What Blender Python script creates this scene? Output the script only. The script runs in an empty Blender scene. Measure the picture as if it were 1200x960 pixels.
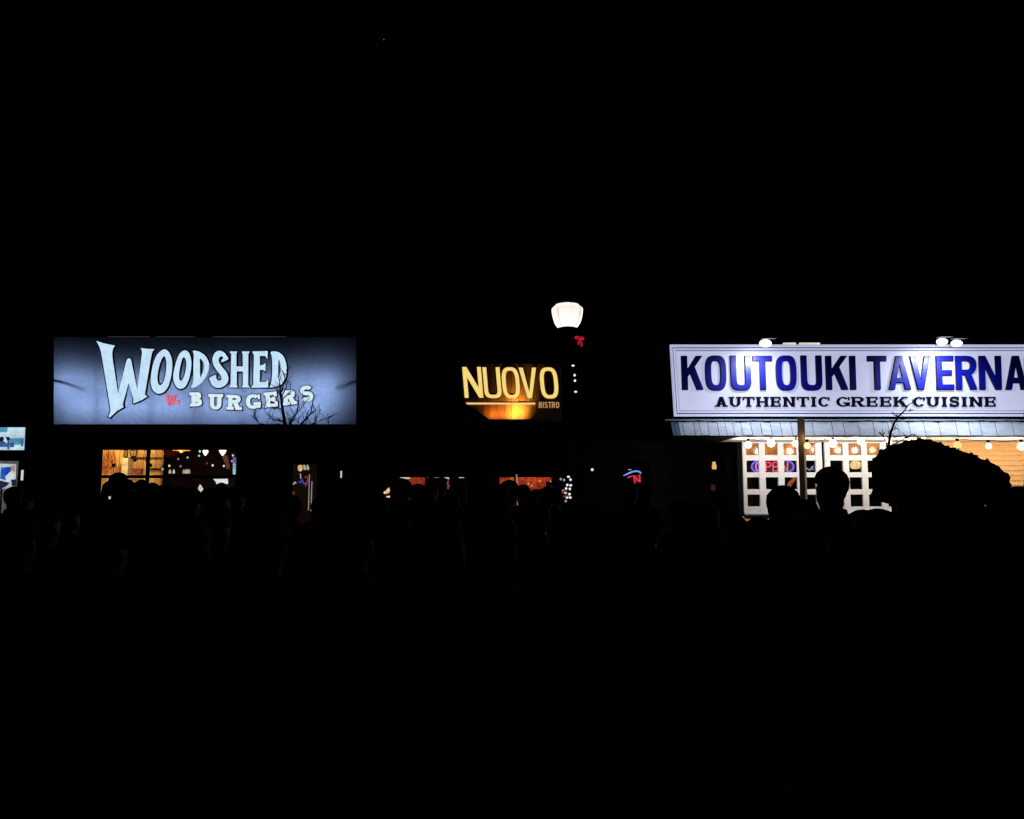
import bpy, bmesh, math, random
from mathutils import Vector, Matrix
from mathutils.geometry import tessellate_polygon
R = math.radians
random.seed(7)
scene = bpy.context.scene
C = scene.collection

# ------------------------------------------------------------------ camera, night sky, exposure
CAM_Z, F, HORIZON = 1.65, 960.0, 580.0
PITCH = math.atan((HORIZON - 480.0) / F)
cd = bpy.data.cameras.new('street_camera')
cd.sensor_width = 36.0
cd.lens = 36.0 * F / 1200.0
cd.clip_start, cd.clip_end = 0.05, 3000
cam = bpy.data.objects.new('street_camera', cd)
cam.location = (0, 0, CAM_Z)
cam.rotation_euler = (R(90) + PITCH, 0, 0)
C.objects.link(cam)
scene.camera = cam

world = bpy.data.worlds.new('World')
scene.world = world
world.use_nodes = True
bg = world.node_tree.nodes['Background']
bg.inputs['Color'].default_value = (0.35, 0.45, 1.0, 1)
bg.inputs['Strength'].default_value = 0.00003          # moonless night: the sky is practically black

scene.view_settings.view_transform = 'Standard'
scene.view_settings.look = 'None'
scene.view_settings.exposure = 0.0
scene.view_settings.gamma = 1.0
scene.cycles.max_bounces = 6
scene.cycles.transparent_max_bounces = 12
scene.cycles.sample_clamp_indirect = 3.0


def at(px, py, Y):
    """photo pixel (1200 x 960) -> the point of that sight line at depth Y"""
    x, u = (px - 600.0) / F, (480.0 - py) / F
    c, s = math.cos(PITCH), math.sin(PITCH)
    t = Y / (c - u * s)
    return Vector((x * t, Y, CAM_Z + t * (s + u * c)))


def X(px, Y, py=548): return at(px, py, Y).x
def Z(py, Y): return at(600, py, Y).z


# ------------------------------------------------------------------ materials
MATS = {}


def mat(name, col, rough=0.7, metal=0.0, noise=0.0, nscale=8.0, bump=0.0, emit=None, es=0.0, coat=0.0, stretch=None, spec=0.5):
    if name in MATS: return MATS[name]
    m = bpy.data.materials.new(name)
    m.use_nodes = True
    nt = m.node_tree
    b = nt.nodes['Principled BSDF']
    b.inputs['Base Color'].default_value = (*col, 1)
    b.inputs['Roughness'].default_value = rough
    b.inputs['Metallic'].default_value = metal
    b.inputs['Coat Weight'].default_value = coat
    b.inputs['Specular IOR Level'].default_value = 0.03 if max(col) < 0.03 and emit is None else spec
    b.inputs['Coat Roughness'].default_value = 0.22
    if noise or bump:
        tc = nt.nodes.new('ShaderNodeTexCoord')
        mp = nt.nodes.new('ShaderNodeMapping')
        if stretch: mp.inputs['Scale'].default_value = stretch
        n = nt.nodes.new('ShaderNodeTexNoise')
        n.inputs['Scale'].default_value = nscale
        n.inputs['Detail'].default_value = 5
        nt.links.new(tc.outputs['Object'], mp.inputs['Vector'])
        nt.links.new(mp.outputs['Vector'], n.inputs['Vector'])
        if noise:
            r = nt.nodes.new('ShaderNodeMapRange')
            r.inputs['From Min'].default_value = 0.3
            r.inputs['From Max'].default_value = 0.7
            r.inputs['To Min'].default_value = 1 - noise
            r.inputs['To Max'].default_value = 1 + noise
            mx = nt.nodes.new('ShaderNodeVectorMath')
            mx.operation = 'SCALE'
            mx.inputs[0].default_value = col if emit is None else emit
            nt.links.new(n.outputs['Fac'], r.inputs['Value'])
            nt.links.new(r.outputs['Result'], mx.inputs['Scale'])
            nt.links.new(mx.outputs['Vector'], b.inputs['Base Color' if emit is None else 'Emission Color'])
        if bump:
            bm_ = nt.nodes.new('ShaderNodeBump')
            bm_.inputs['Strength'].default_value = bump
            bm_.inputs['Distance'].default_value = 0.02
            nt.links.new(n.outputs['Fac'], bm_.inputs['Height'])
            nt.links.new(bm_.outputs['Normal'], b.inputs['Normal'])
    if emit is not None:
        if not noise: b.inputs['Emission Color'].default_value = (*emit, 1)
        b.inputs['Emission Strength'].default_value = es
    MATS[name] = m
    return m


def glass_mat():
    m = bpy.data.materials.new('window_glass')
    m.use_nodes = True
    nt = m.node_tree
    nt.nodes.clear()
    o = nt.nodes.new('ShaderNodeOutputMaterial')
    t = nt.nodes.new('ShaderNodeBsdfTransparent')
    t.inputs['Color'].default_value = (0.93, 0.95, 0.95, 1)
    g = nt.nodes.new('ShaderNodeBsdfGlossy')
    g.inputs['Roughness'].default_value = 0.11
    f = nt.nodes.new('ShaderNodeFresnel')
    f.inputs['IOR'].default_value = 1.3
    x = nt.nodes.new('ShaderNodeMixShader')
    nt.links.new(f.outputs[0], x.inputs[0])
    nt.links.new(t.outputs[0], x.inputs[1])
    nt.links.new(g.outputs[0], x.inputs[2])
    nt.links.new(x.outputs[0], o.inputs[0])
    return m


def translucent_mat(name, col, front=0.5, nscale=14.0, noise=0.12):
    """thin sheet lit from behind: part diffuse, part translucent"""
    m = bpy.data.materials.new(name)
    m.use_nodes = True
    nt = m.node_tree
    nt.nodes.clear()
    o = nt.nodes.new('ShaderNodeOutputMaterial')
    d = nt.nodes.new('ShaderNodeBsdfDiffuse')
    t = nt.nodes.new('ShaderNodeBsdfTranslucent')
    x = nt.nodes.new('ShaderNodeMixShader')
    x.inputs[0].default_value = 1 - front
    tc = nt.nodes.new('ShaderNodeTexCoord')
    n = nt.nodes.new('ShaderNodeTexNoise')
    n.inputs['Scale'].default_value = nscale
    n.inputs['Detail'].default_value = 6
    r = nt.nodes.new('ShaderNodeMapRange')
    r.inputs['From Min'].default_value = 0.3
    r.inputs['From Max'].default_value = 0.7
    r.inputs['To Min'].default_value = 1 - noise
    r.inputs['To Max'].default_value = 1 + noise
    v = nt.nodes.new('ShaderNodeVectorMath')
    v.operation = 'SCALE'
    v.inputs[0].default_value = col
    nt.links.new(tc.outputs['Object'], n.inputs['Vector'])
    nt.links.new(n.outputs['Fac'], r.inputs['Value'])
    nt.links.new(r.outputs['Result'], v.inputs['Scale'])
    nt.links.new(v.outputs['Vector'], d.inputs['Color'])
    nt.links.new(v.outputs['Vector'], t.inputs['Color'])
    nt.links.new(d.outputs[0], x.inputs[1])
    nt.links.new(t.outputs[0], x.inputs[2])
    nt.links.new(x.outputs[0], o.inputs[0])
    return m


M = dict(
    asphalt=mat('asphalt', (0.018, 0.018, 0.019), 0.9, noise=0.35, nscale=30, bump=0.4),
    paving=mat('paving', (0.025, 0.025, 0.025), 0.85, noise=0.3, nscale=12, bump=0.2),
    kerb=mat('kerb_stone', (0.04, 0.04, 0.04), 0.85, noise=0.2, nscale=10),
    dark_wall=mat('dark_painted_wall', (0.008, 0.008, 0.009), 0.9, noise=0.3, nscale=6),
    black=mat('black_metal', (0.005, 0.005, 0.006), 0.95, noise=0.2, nscale=15),
    roof=mat('tar_roof', (0.02, 0.02, 0.02), 0.95, noise=0.3, nscale=5),
    glass=glass_mat(),
    canvas=translucent_mat('grey_canvas', (0.20, 0.24, 0.33)),
    board_dark=mat('dark_interior', (0.012, 0.011, 0.010), 0.9, noise=0.3, nscale=5),
    white_frame=mat('white_frame_paint', (0.69, 0.80, 0.97), 0.5, noise=0.06, nscale=12, bump=0.05),
    wood=mat('orange_plank', (0.55, 0.25, 0.055), 0.6, noise=0.35, nscale=6, stretch=(9, 9, 0.8), bump=0.2),
    wood_pale=mat('pale_plank', (0.62, 0.36, 0.10), 0.6, noise=0.3, nscale=6, stretch=(9, 9, 0.8), bump=0.2),
    sign_wood=mat('sign_plank', (0.36, 0.17, 0.04), 0.6, noise=0.35, nscale=6, stretch=(9, 9, 0.8), bump=0.2),
    sign_wood2=mat('sign_plank_pale', (0.42, 0.22, 0.06), 0.6, noise=0.35, nscale=6, stretch=(9, 9, 0.8), bump=0.2),
    wood_red=mat('red_plank', (0.5, 0.15, 0.035), 0.6, noise=0.4, nscale=6, stretch=(9, 9, 0.8), bump=0.2),
    siding=mat('orange_siding', (0.76, 0.47, 0.18), 0.55, noise=0.14, nscale=7, stretch=(0.7, 6, 6), bump=0.1),
    bark=mat('bark', (0.012, 0.010, 0.009), 0.95, noise=0.4, nscale=20, bump=0.5),
    metal_roof=mat('pale_metal_roof', (0.80, 0.84, 0.92), 0.5, noise=0.14, nscale=5, bump=0.1),
    metal_roof2=mat('pale_metal_roof_worn', (0.72, 0.76, 0.85), 0.5, noise=0.16, nscale=5, bump=0.1),
    metal_roof3=mat('blue_metal_roof', (0.10, 0.17, 0.34), 0.5, noise=0.16, nscale=5, bump=0.1),
    chrome=mat('steel', (0.6, 0.6, 0.6), 0.25, metal=1.0),
    cream=mat('cream_metal', (0.75, 0.66, 0.48), 0.5, noise=0.08, nscale=9),
)


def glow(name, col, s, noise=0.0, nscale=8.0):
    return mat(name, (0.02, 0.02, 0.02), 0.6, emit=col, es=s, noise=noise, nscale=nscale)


# ------------------------------------------------------------------ object helpers
OFF = {}


def tag(o, label=None, cat=None, group=None, kind=None):
    if label: o['label'] = label
    if cat: o['category'] = cat
    if group: o['group'] = group
    if kind: o['kind'] = kind
    return o


def thing(name, loc, label, cat, group=None, rz=0.0):
    o = bpy.data.objects.new(name, None)
    o.empty_display_size = 0.2
    o.location = loc
    o.rotation_euler = (0, 0, rz)
    C.objects.link(o)
    OFF[o] = Vector(loc)
    return tag(o, label, cat, group)


class MB:
    """collects shapes given in world coordinates; build() links them as one mesh object"""

    def __init__(self): self.v, self.f, self.mi = [], [], []

    def add(self, verts, faces, mi=0):
        n = len(self.v)
        self.v += [Vector(p) for p in verts]
        for f in faces:
            self.f.append([i + n for i in f])
            self.mi.append(mi)
        return self

    def box(self, a, b, mi=0):
        x0, x1 = sorted((a[0], b[0])); y0, y1 = sorted((a[1], b[1])); z0, z1 = sorted((a[2], b[2]))
        vs = [(x, y, z) for z in (z0, z1) for y in (y0, y1) for x in (x0, x1)]
        return self.add(vs, [(0, 2, 3, 1), (4, 5, 7, 6), (0, 1, 5, 4), (1, 3, 7, 5), (3, 2, 6, 7), (2, 0, 4, 6)], mi)

    def tube(self, pts, rad, n=8, mi=0, cap=True):
        pts = [Vector(p) for p in pts]
        if not isinstance(rad, (list, tuple)): rad = [rad] * len(pts)
        vs, fs = [], []
        ref = None
        for i, p in enumerate(pts):
            d = (pts[min(i + 1, len(pts) - 1)] - pts[max(i - 1, 0)])
            d = d.normalized() if d.length > 1e-9 else Vector((0, 0, 1))
            if ref is None:
                ref = d.orthogonal().normalized()
            ref = (ref - d * ref.dot(d))
            ref = ref.normalized() if ref.length > 1e-6 else d.orthogonal().normalized()
            q = d.cross(ref)
            for k in range(n):
                a = 2 * math.pi * k / n
                vs.append(p + (ref * math.cos(a) + q * math.sin(a)) * rad[i])
        for i in range(len(pts) - 1):
            for k in range(n):
                fs.append((i * n + k, i * n + (k + 1) % n, (i + 1) * n + (k + 1) % n, (i + 1) * n + k))
        if cap:
            fs.append(tuple(range(n - 1, -1, -1)))
            fs.append(tuple((len(pts) - 1) * n + k for k in range(n)))
        return self.add(vs, fs, mi)

    def lathe(self, c, prof, n=20, mi=0, sy=1.0):
        """prof: list of (radius, z) round the vertical axis through c"""
        vs, fs = [], []
        for r, z in prof:
            for k in range(n):
                a = 2 * math.pi * k / n
                vs.append((c[0] + r * math.cos(a), c[1] + r * sy * math.sin(a), c[2] + z))
        for i in range(len(prof) - 1):
            for k in range(n):
                fs.append((i * n + k, i * n + (k + 1) % n, (i + 1) * n + (k + 1) % n, (i + 1) * n + k))
        fs.append(tuple(range(n - 1, -1, -1)))
        fs.append(tuple((len(prof) - 1) * n + k for k in range(n)))
        return self.add(vs, fs, mi)

    def ball(self, c, r, n=12, m=8, mi=0):
        rr = r if isinstance(r, (tuple, list)) else (r, r, r)
        vs, fs = [], []
        vs.append((c[0], c[1], c[2] - rr[2]))
        for j in range(1, m):
            t = -math.pi / 2 + math.pi * j / m
            for k in range(n):
                a = 2 * math.pi * k / n
                vs.append((c[0] + rr[0] * math.cos(t) * math.cos(a), c[1] + rr[1] * math.cos(t) * math.sin(a), c[2] + rr[2] * math.sin(t)))
        vs.append((c[0], c[1], c[2] + rr[2]))
        for k in range(n):
            fs.append((0, 1 + (k + 1) % n, 1 + k))
            fs.append((len(vs) - 1, 1 + (m - 2) * n + k, 1 + (m - 2) * n + (k + 1) % n))
        for j in range(m - 2):
            for k in range(n):
                a, b = 1 + j * n + k, 1 + j * n + (k + 1) % n
                fs.append((a, b, b + n, a + n))
        return self.add(vs, fs, mi)

    def build(self, name, mats, parent=None, smooth=False, local=False):
        me = bpy.data.meshes.new(name)
        off = Vector((0, 0, 0)) if (parent is None or local) else OFF[parent]
        me.from_pydata([tuple(p - off) for p in self.v], [], self.f)
        if not isinstance(mats, (list, tuple)): mats = [mats]
        for m in mats: me.materials.append(m)
        for p, mi in zip(me.polygons, self.mi):
            p.material_index = mi
            p.use_smooth = smooth
        me.update()
        o = bpy.data.objects.new(name, me)
        C.objects.link(o)
        if parent is not None: o.parent = parent
        OFF[o] = off
        return o


def rooted(name, mb, m, label, cat, group=None, smooth=False):
    """a thing that is one mesh, its origin at the base of its shape"""
    c = Vector((sum(p.x for p in mb.v) / len(mb.v), sum(p.y for p in mb.v) / len(mb.v), min(p.z for p in mb.v)))
    for i, p in enumerate(mb.v): mb.v[i] = p - c
    o = mb.build(name, m, None, smooth)
    o.location = c
    OFF[o] = c
    return tag(o, label, cat, group)


def lamp(name, kind, loc, energy, col, parent=None, size=0.05, rot=None, sx=None, sy=None, spread=None):
    ld = bpy.data.lights.new(name, kind)
    ld.energy = energy
    ld.color = col
    if kind == 'AREA':
        ld.shape = 'RECTANGLE'
        ld.size, ld.size_y = sx, sy
        if spread: ld.spread = spread
    else:
        ld.shadow_soft_size = size
    if kind == 'SPOT':
        ld.spot_size, ld.spot_blend = spread or 1.2, 1.0
    o = bpy.data.objects.new(name, ld)
    C.objects.link(o)
    if parent is not None:
        o.parent = parent
        o.location = Vector(loc) - OFF[parent]
    else:
        o.location = loc
    if rot is not None: o.rotation_euler = rot
    return o


def aim(d):
    return Vector(d).to_track_quat('-Z', 'Y').to_euler()


def wall_boxes(mb, x0, x1, z0, z1, y0, y1, holes):
    """a wall (x0..x1, z0..z1) with rectangular openings (x0, x1, z0, z1)"""
    xs = sorted({x0, x1, *[h[0] for h in holes], *[h[1] for h in holes]})
    for i in range(len(xs) - 1):
        xa, xb = xs[i], xs[i + 1]
        hs = sorted((h[2], h[3]) for h in holes if h[0] <= xa + 1e-6 and h[1] >= xb - 1e-6)
        z = z0
        for ha, hb in hs:
            if ha > z + 1e-4: mb.box((xa, y0, z), (xb, y1, ha))
            z = hb
        if z < z1 - 1e-4: mb.box((xa, y0, z), (xb, y1, z1))
    return mb


# ------------------------------------------------------------------ lettering: outlines drawn as solid letters
def superarc(cx, cy, rx, ry, a0, a1, p=2.0, n=20):
    out = []
    for i in range(n + 1):
        a = R(a0 + (a1 - a0) * i / n)
        c, s = math.cos(a), math.sin(a)
        out.append((cx + rx * math.copysign(abs(c) ** (2 / p), c), cy + ry * math.copysign(abs(s) ** (2 / p), s)))
    return out


def arc_piece(cx, cy, rx, ry, a0, a1, tv, th, p=2.0, n=16):
    return (superarc(cx, cy, rx, ry, a0, a1, p, n) + superarc(cx, cy, rx - tv, ry - th, a1, a0, p, n), [])


def rect(x0, y0, x1, y1): return ([(x0, y0), (x1, y0), (x1, y1), (x0, y1)], [])


def stroke(path, t):
    """constant-width stroke along a polyline as one outline"""
    L, Rr = [], []
    n = len(path)
    for i in range(n):
        ax, ay = path[max(i - 1, 0)]
        bx, by = path[min(i + 1, n - 1)]
        d = math.hypot(bx - ax, by - ay) or 1
        nx, ny = -(by - ay) / d, (bx - ax) / d
        h = (t[i] if isinstance(t, list) else t) / 2
        L.append((path[i][0] + nx * h, path[i][1] + ny * h))
        Rr.append((path[i][0] - nx * h, path[i][1] - ny * h))
    return (L + Rr[::-1], [])


def glyph(ch, W, H, tv, th, p=2.6, e=0.0, s=0.0):
    """pieces of a capital letter in a W x H box (y up); e, s = reach and height of slab serifs (0: sans)"""
    P = []
    x0, x1 = e, W - e
    slabs = []

    def stem(x, top=True, bot=True, l=True, r=True):
        P.append(rect(x, 0, x + tv, H))
        if s:
            if bot: slabs.append(rect(x - (e if l else 0), 0, x + tv + (e if r else 0), s))
            if top: slabs.append(rect(x - (e if l else 0), H - s, x + tv + (e if r else 0), H))

    if ch == 'O':
        P.append((superarc(W / 2, H / 2, W / 2, H / 2, 0, 354, p, 59), [superarc(W / 2, H / 2, W / 2 - tv, H / 2 - th, 0, 354, p, 59)]))
    elif ch in 'CG':
        P.append(arc_piece(W / 2, H / 2, W / 2, H / 2, 42, 325 if ch == 'C' else 330, tv, th, p, 26))
        if ch == 'G':
            P.append(rect(W - tv, H * 0.06, W, H * 0.46))
            P.append(rect(W * 0.52, H * 0.46 - max(th, s), W + e * 0.3, H * 0.46))
        elif s:
            P.append(rect(W - tv * 0.55, H * 0.62, W - tv * 0.05, H * 0.98))
        if s and ch == 'G': P.append(rect(W - tv * 0.55, H * 0.64, W - tv * 0.05, H * 0.98))
    elif ch == 'U':
        r = min((x1 - x0) / 2, H * 0.42)
        for k, x in enumerate((x0, x1 - tv)):
            P.append(rect(x, r, x + tv, H))
            if s: slabs.append(rect(x - e, H - s, x + tv + e, H))
        P.append(arc_piece((x0 + x1) / 2, r, (x1 - x0) / 2, r, 180, 360, tv, th, p))
    elif ch in 'VA':
        t = tv
        a = [(x0, H), (x0 + t * 1.05, H), (W / 2, t * 1.5), (x1 - t * 1.05, H), (x1, H), (W / 2 + t * 0.55, 0), (W / 2 - t * 0.55, 0)]
        if ch == 'A':
            a = [(q[0], H - q[1]) for q in a]
            P.append(rect(W * 0.26, H * 0.2, W * 0.74, H * 0.2 + th))
        P.append((a, []))
        if s:
            for x in (x0, x1):
                c = x + (tv / 2 if x == x0 else -tv / 2)
                slabs.append(rect(c - tv / 2 - e, 0, c + tv / 2 + e, s) if ch == 'A' else rect(c - tv / 2 - e, H - s, c + tv / 2 + e, H))
    elif ch == 'N':
        t = tv
        P.append(([(x0, 0), (x0, H), (x0 + 1.05 * t, H), (x1 - t, H * 0.33), (x1 - t, H), (x1, H), (x1, 0), (x1 - 1.05 * t, 0), (x0 + t, H * 0.67), (x0 + t, 0)], []))
        if s:
            slabs += [rect(x0 - e, 0, x0 + t + e, s), rect(x0 - e, H - s, x0 + t, H), rect(x1 - t - e, H - s, x1 + e, H)]
    elif ch == 'K':
        stem(x0)
        t = tv * 1.12
        P.append(([(x0 + tv * 0.9, H * 0.34), (x0 + tv * 0.9, H * 0.56), (x1 - t, H), (x1, H)], []))
        P.append(([(W * 0.36, H * 0.56), (W * 0.36 + t * 0.75, H * 0.72), (x1 + e * 0.4, 0), (x1 - t, 0)], []))
        if s: slabs += [rect(x1 - t - e, 0, x1 + e, s), rect(x1 - t - e, H - s, x1 + e, H)]
    elif ch == 'T':
        P.append(rect(0, H - th, W, H))
        P.append(rect(W / 2 - tv / 2, 0, W / 2 + tv / 2, H))
        if s:
            slabs += [rect(W / 2 - tv / 2 - e, 0, W / 2 + tv / 2 + e, s), rect(0, H * 0.66, s, H), rect(W - s, H * 0.66, W, H)]
    elif ch == 'E':
        stem(x0, r=False)
        m = max(th, s)
        P += [rect(x0, 0, x1, m), rect(x0, H - m, x1, H), rect(x0, H / 2 - m * 0.5, x1 - W * 0.12, H / 2 + m * 0.5)]
        if s: slabs += [rect(x1 - s, 0, x1, H * 0.34), rect(x1 - s, H * 0.68, x1, H), rect(x1 - W * 0.12 - s, H * 0.34, x1 - W * 0.12, H * 0.66)]
    elif ch == 'H':
        stem(x0); stem(x1 - tv)
        P.append(rect(x0, H / 2 - th / 2, x1, H / 2 + th / 2))
    elif ch == 'I':
        stem(W / 2 - tv / 2)
    elif ch in 'RPB':
        stem(x0, r=(ch == 'R'))
        ry = H * (0.28 if ch == 'R' else 0.26)
        cy = H - ry
        cx = x0 + (x1 - x0) * 0.5
        P.append(arc_piece(cx, cy, x1 - cx - (W * 0.05 if ch == 'B' else 0), ry, -90, 90, tv, th, 2.4))
        P += [rect(x0, H - th, cx, H), rect(x0, cy - ry, cx, cy - ry + th)]
        if ch == 'R':
            P.append(([(W * 0.42, H * 0.46), (W * 0.42 + tv * 1.1, H * 0.46), (x1 + e * 0.5, 0), (x1 - tv * 1.1, 0)], []))
            if s: slabs.append(rect(x1 - tv, 0, x1 + e, s))
        if ch == 'B':
            ry2 = H * 0.27
            P.append(arc_piece(cx, ry2, x1 - cx, ry2, -90, 90, tv, th, 2.4))
            P += [rect(x0, 0, cx, th), rect(x0, 2 * ry2 - th, cx, 2 * ry2)]
    elif ch == 'S':
        r1, r2 = (H - th) * 0.24, (H - th) * 0.26
        rx = (W - tv) / 2
        up = superarc(W / 2, H - th / 2 - r1, rx * 0.94, r1, 20, 270, 2.3, 14)
        lo = superarc(W / 2, th / 2 + r2, rx, r2, 90, -160, 2.3, 14)
        P.append(stroke(up + lo[1:], (tv + th) / 2))
        if s:
            P += [rect(W * 0.93 - tv * 0.5, H * 0.64, W * 0.93, H), rect(W * 0.05, 0, W * 0.05 + tv * 0.5, H * 0.36)]
    elif ch == 'D':
        stem(x0, r=False)
        P.append(arc_piece(x0 + tv, H / 2, x1 - x0 - tv, H / 2, -90, 90, tv, th, 2.6))
    return P + slabs


def place(pieces, px, py, H, shear=0.0, rot=0.0, cx=0.0):
    """letter box (y up, base-line at py) -> photo pixels; rot in degrees about the box centre"""
    c, s = math.cos(R(rot)), math.sin(R(rot))

    def f(q):
        x, y = q[0] - cx - shear * (q[1] - H / 2), q[1] - H / 2
        x, y = x * c - y * s, x * s + y * c
        return (px + cx + x, py - H / 2 - y)
    return [([f(q) for q in o], [[f(q) for q in h] for h in hs]) for o, hs in pieces]


def grow(loop, d):
    """offset an outline outwards by d (negative: inwards)"""
    n = len(loop)
    A = sum(loop[i][0] * loop[(i + 1) % n][1] - loop[(i + 1) % n][0] * loop[i][1] for i in range(n))
    sg = 1 if A > 0 else -1
    out = []
    for i in range(n):
        (ax, ay), (bx, by), (cx, cy) = loop[i - 1], loop[i], loop[(i + 1) % n]
        l1, l2 = math.hypot(bx - ax, by - ay) or 1e-6, math.hypot(cx - bx, cy - by) or 1e-6
        n1 = ((by - ay) / l1 * sg, -(bx - ax) / l1 * sg)
        n2 = ((cy - by) / l2 * sg, -(cx - bx) / l2 * sg)
        mx, my = n1[0] + n2[0], n1[1] + n2[1]
        k = min(2.0 / max(mx * mx + my * my, 1e-3), 1.1)
        out.append((bx + mx * d * k, by + my * d * k))
    return out


def solid(mb, pieces, Y, depth, out=0.0, step=0.0015, mi=0, side=None):
    """photo-pixel outlines standing proud of the plane at depth Y (front faces stepped by piece)"""
    for i, (o, hs) in enumerate(pieces):
        loops = [grow(o, out) if out else o] + [grow(h, -out) if out else h for h in hs]
        fr = Y - depth - step * i
        pts = [[at(q[0], q[1], Y) for q in l] for l in loops]
        flat = [q for l in pts for q in l]
        tris = tessellate_polygon([[Vector((q.x, q.z, 0)) for q in l] for l in pts])
        n = len(flat)
        vs = [Vector((q.x, fr, q.z)) for q in flat]
        mb.add(vs, [tuple(t) for t in tris], mi)
        b = 0
        for l in pts:
            k = len(l)
            sv = [Vector((q.x, fr, q.z)) for q in l] + [Vector((q.x, Y, q.z)) for q in l]
            mb.add(sv, [(j, (j + 1) % k, k + (j + 1) % k, k + j) for j in range(k)], mi if side is None else side)
            b += k
    return mb


# ------------------------------------------------------------------ the setting: street, kerb, pavement
Y_WALL = 19.0
mb = MB()
mb.add([(-900, -400, 0), (900, -400, 0), (900, 1500, 0), (-900, 1500, 0)], [(0, 1, 2, 3)])
tag(mb.build('ground', M['asphalt']), kind='structure')
mb = MB().box((-70, 13.9, 0.004), (70, 30, 0.13))
tag(mb.build('pavement', M['paving']), kind='structure')
mb = MB()
for i in range(70):
    mb.box((-70 + i * 2 + 0.01, 13.6, 0.004), (-70 + i * 2 + 1.99, 13.895, 0.145))
tag(mb.build('kerb', M['kerb']), kind='structure')
s_ = at(449.8, 46.5, 900)
tag(rooted('star', MB().ball(s_, 0.42, 8, 6), glow('star_glow', (1, 1, 1), 0.30),
           'single faint white star high in the empty black night sky', 'star'))


def pane_and_frame(parent, x0, x1, z0, z1, y, frame_m, bar=0.06, xs=(), zs=(), depth=0.07, glass_name='pane'):
    """frame > bars; one glass pane per opening"""
    fb = MB()
    fb.box((x0, y, z0), (x0 + bar, y + depth, z1)).box((x1 - bar, y, z0), (x1, y + depth, z1))
    fb.box((x0 + bar, y, z0), (x1 - bar, y + depth, z0 + bar)).box((x0 + bar, y, z1 - bar), (x1 - bar, y + depth, z1))
    ex = [x0 + bar, *xs, x1 - bar]
    for v in xs: fb.box((v - bar / 2, y + 0.004, z0 + bar), (v + bar / 2, y + depth - 0.004, z1 - bar))
    for w in zs:
        for i in range(len(ex) - 1):
            a = ex[i] + (bar / 2 if i else 0)
            b = ex[i + 1] - (bar / 2 if i < len(ex) - 2 else 0)
            fb.box((a, y + 0.006, w - bar / 2), (b, y + depth - 0.006, w + bar / 2))
    fr = fb.build('window_frame', frame_m, parent)
    ez = [z0 + bar, *sorted(zs), z1 - bar]
    for i in range(len(ex) - 1):
        for j in range(len(ez) - 1):
            a = ex[i] + (bar / 2 if i else 0); b = ex[i + 1] - (bar / 2 if i < len(ex) - 2 else 0)
            c = ez[j] + (bar / 2 if j else 0); d = ez[j + 1] - (bar / 2 if j < len(ez) - 2 else 0)
            MB().box((a, y + depth * 0.45, c), (b, y + depth * 0.45 + 0.006, d)).build(glass_name, M['glass'], fr)
    return fr


def room(parent, x0, x1, z1, y0, y1, wall_m, ceil_m=None):
    MB().box((x0, y1, 0.14), (x1, y1 + 0.1, z1)).build('back_wall', wall_m, parent)
    MB().box((x0 - 0.1, y0, 0.14), (x0 - 0.003, y1, z1)).build('side_wall', wall_m, parent)
    MB().box((x1 + 0.003, y0, 0.14), (x1 + 0.1, y1, z1)).build('side_wall', wall_m, parent)
    MB().box((x0, y0, z1), (x1, y1, z1 + 0.1)).build('ceiling', ceil_m or wall_m, parent)
    MB().box((x0, y0, 0.135), (x1, y1, 0.16)).build('floor', M['board_dark'], parent)


# ------------------------------------------------------------------ far left: neighbouring shop with its lit board
LB = X(46, Y_WALL)                                        # party walls
BB = X(428, Y_WALL)
NB = X(776, Y_WALL)
shop = thing('corner_shop', (LB - 4, Y_WALL, 0.13), 'dark shop at the far left edge with a brightly lit window', 'shop')
wx0, wx1, wz0, wz1 = X(-70, Y_WALL), X(22, Y_WALL), 0.75, Z(537, Y_WALL)
w = wall_boxes(MB(), LB - 9, LB - 0.005, 0.13, 5.2, Y_WALL, Y_WALL + 0.25, [(wx0, wx1, wz0, wz1)])
w.build('wall', M['dark_wall'], shop)
MB().box((LB - 9, Y_WALL + 0.25, 5.0), (LB - 0.005, 27, 5.12)).build('roof', M['roof'], shop)
pane_and_frame(shop, wx0, wx1, wz0, wz1, Y_WALL + 0.08, M['black'], 0.06, xs=[X(-22, Y_WALL)])
room(shop, wx0 - 0.2, wx1 + 0.25, wz1 + 0.3, Y_WALL + 0.25, Y_WALL + 3.2, mat('shop_interior', (0.35, 0.37, 0.36), 0.8, noise=0.3, nscale=2))
MB().box((X(26.6, Y_WALL), Y_WALL - 0.05, Z(563, Y_WALL)), (X(28.0, Y_WALL), Y_WALL - 0.002, Z(551, Y_WALL))).build('door_handle', glow('handle_glint', (0.9, 0.95, 0.9), 0.7), shop)  # glint on the handle put in as emission
lamp('shop_lamp', 'POINT', (X(4, Y_WALL), Y_WALL + 1.7, wz1 + 0.1), 34, (0.92, 1.0, 1.0), shop, 0.15)

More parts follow.
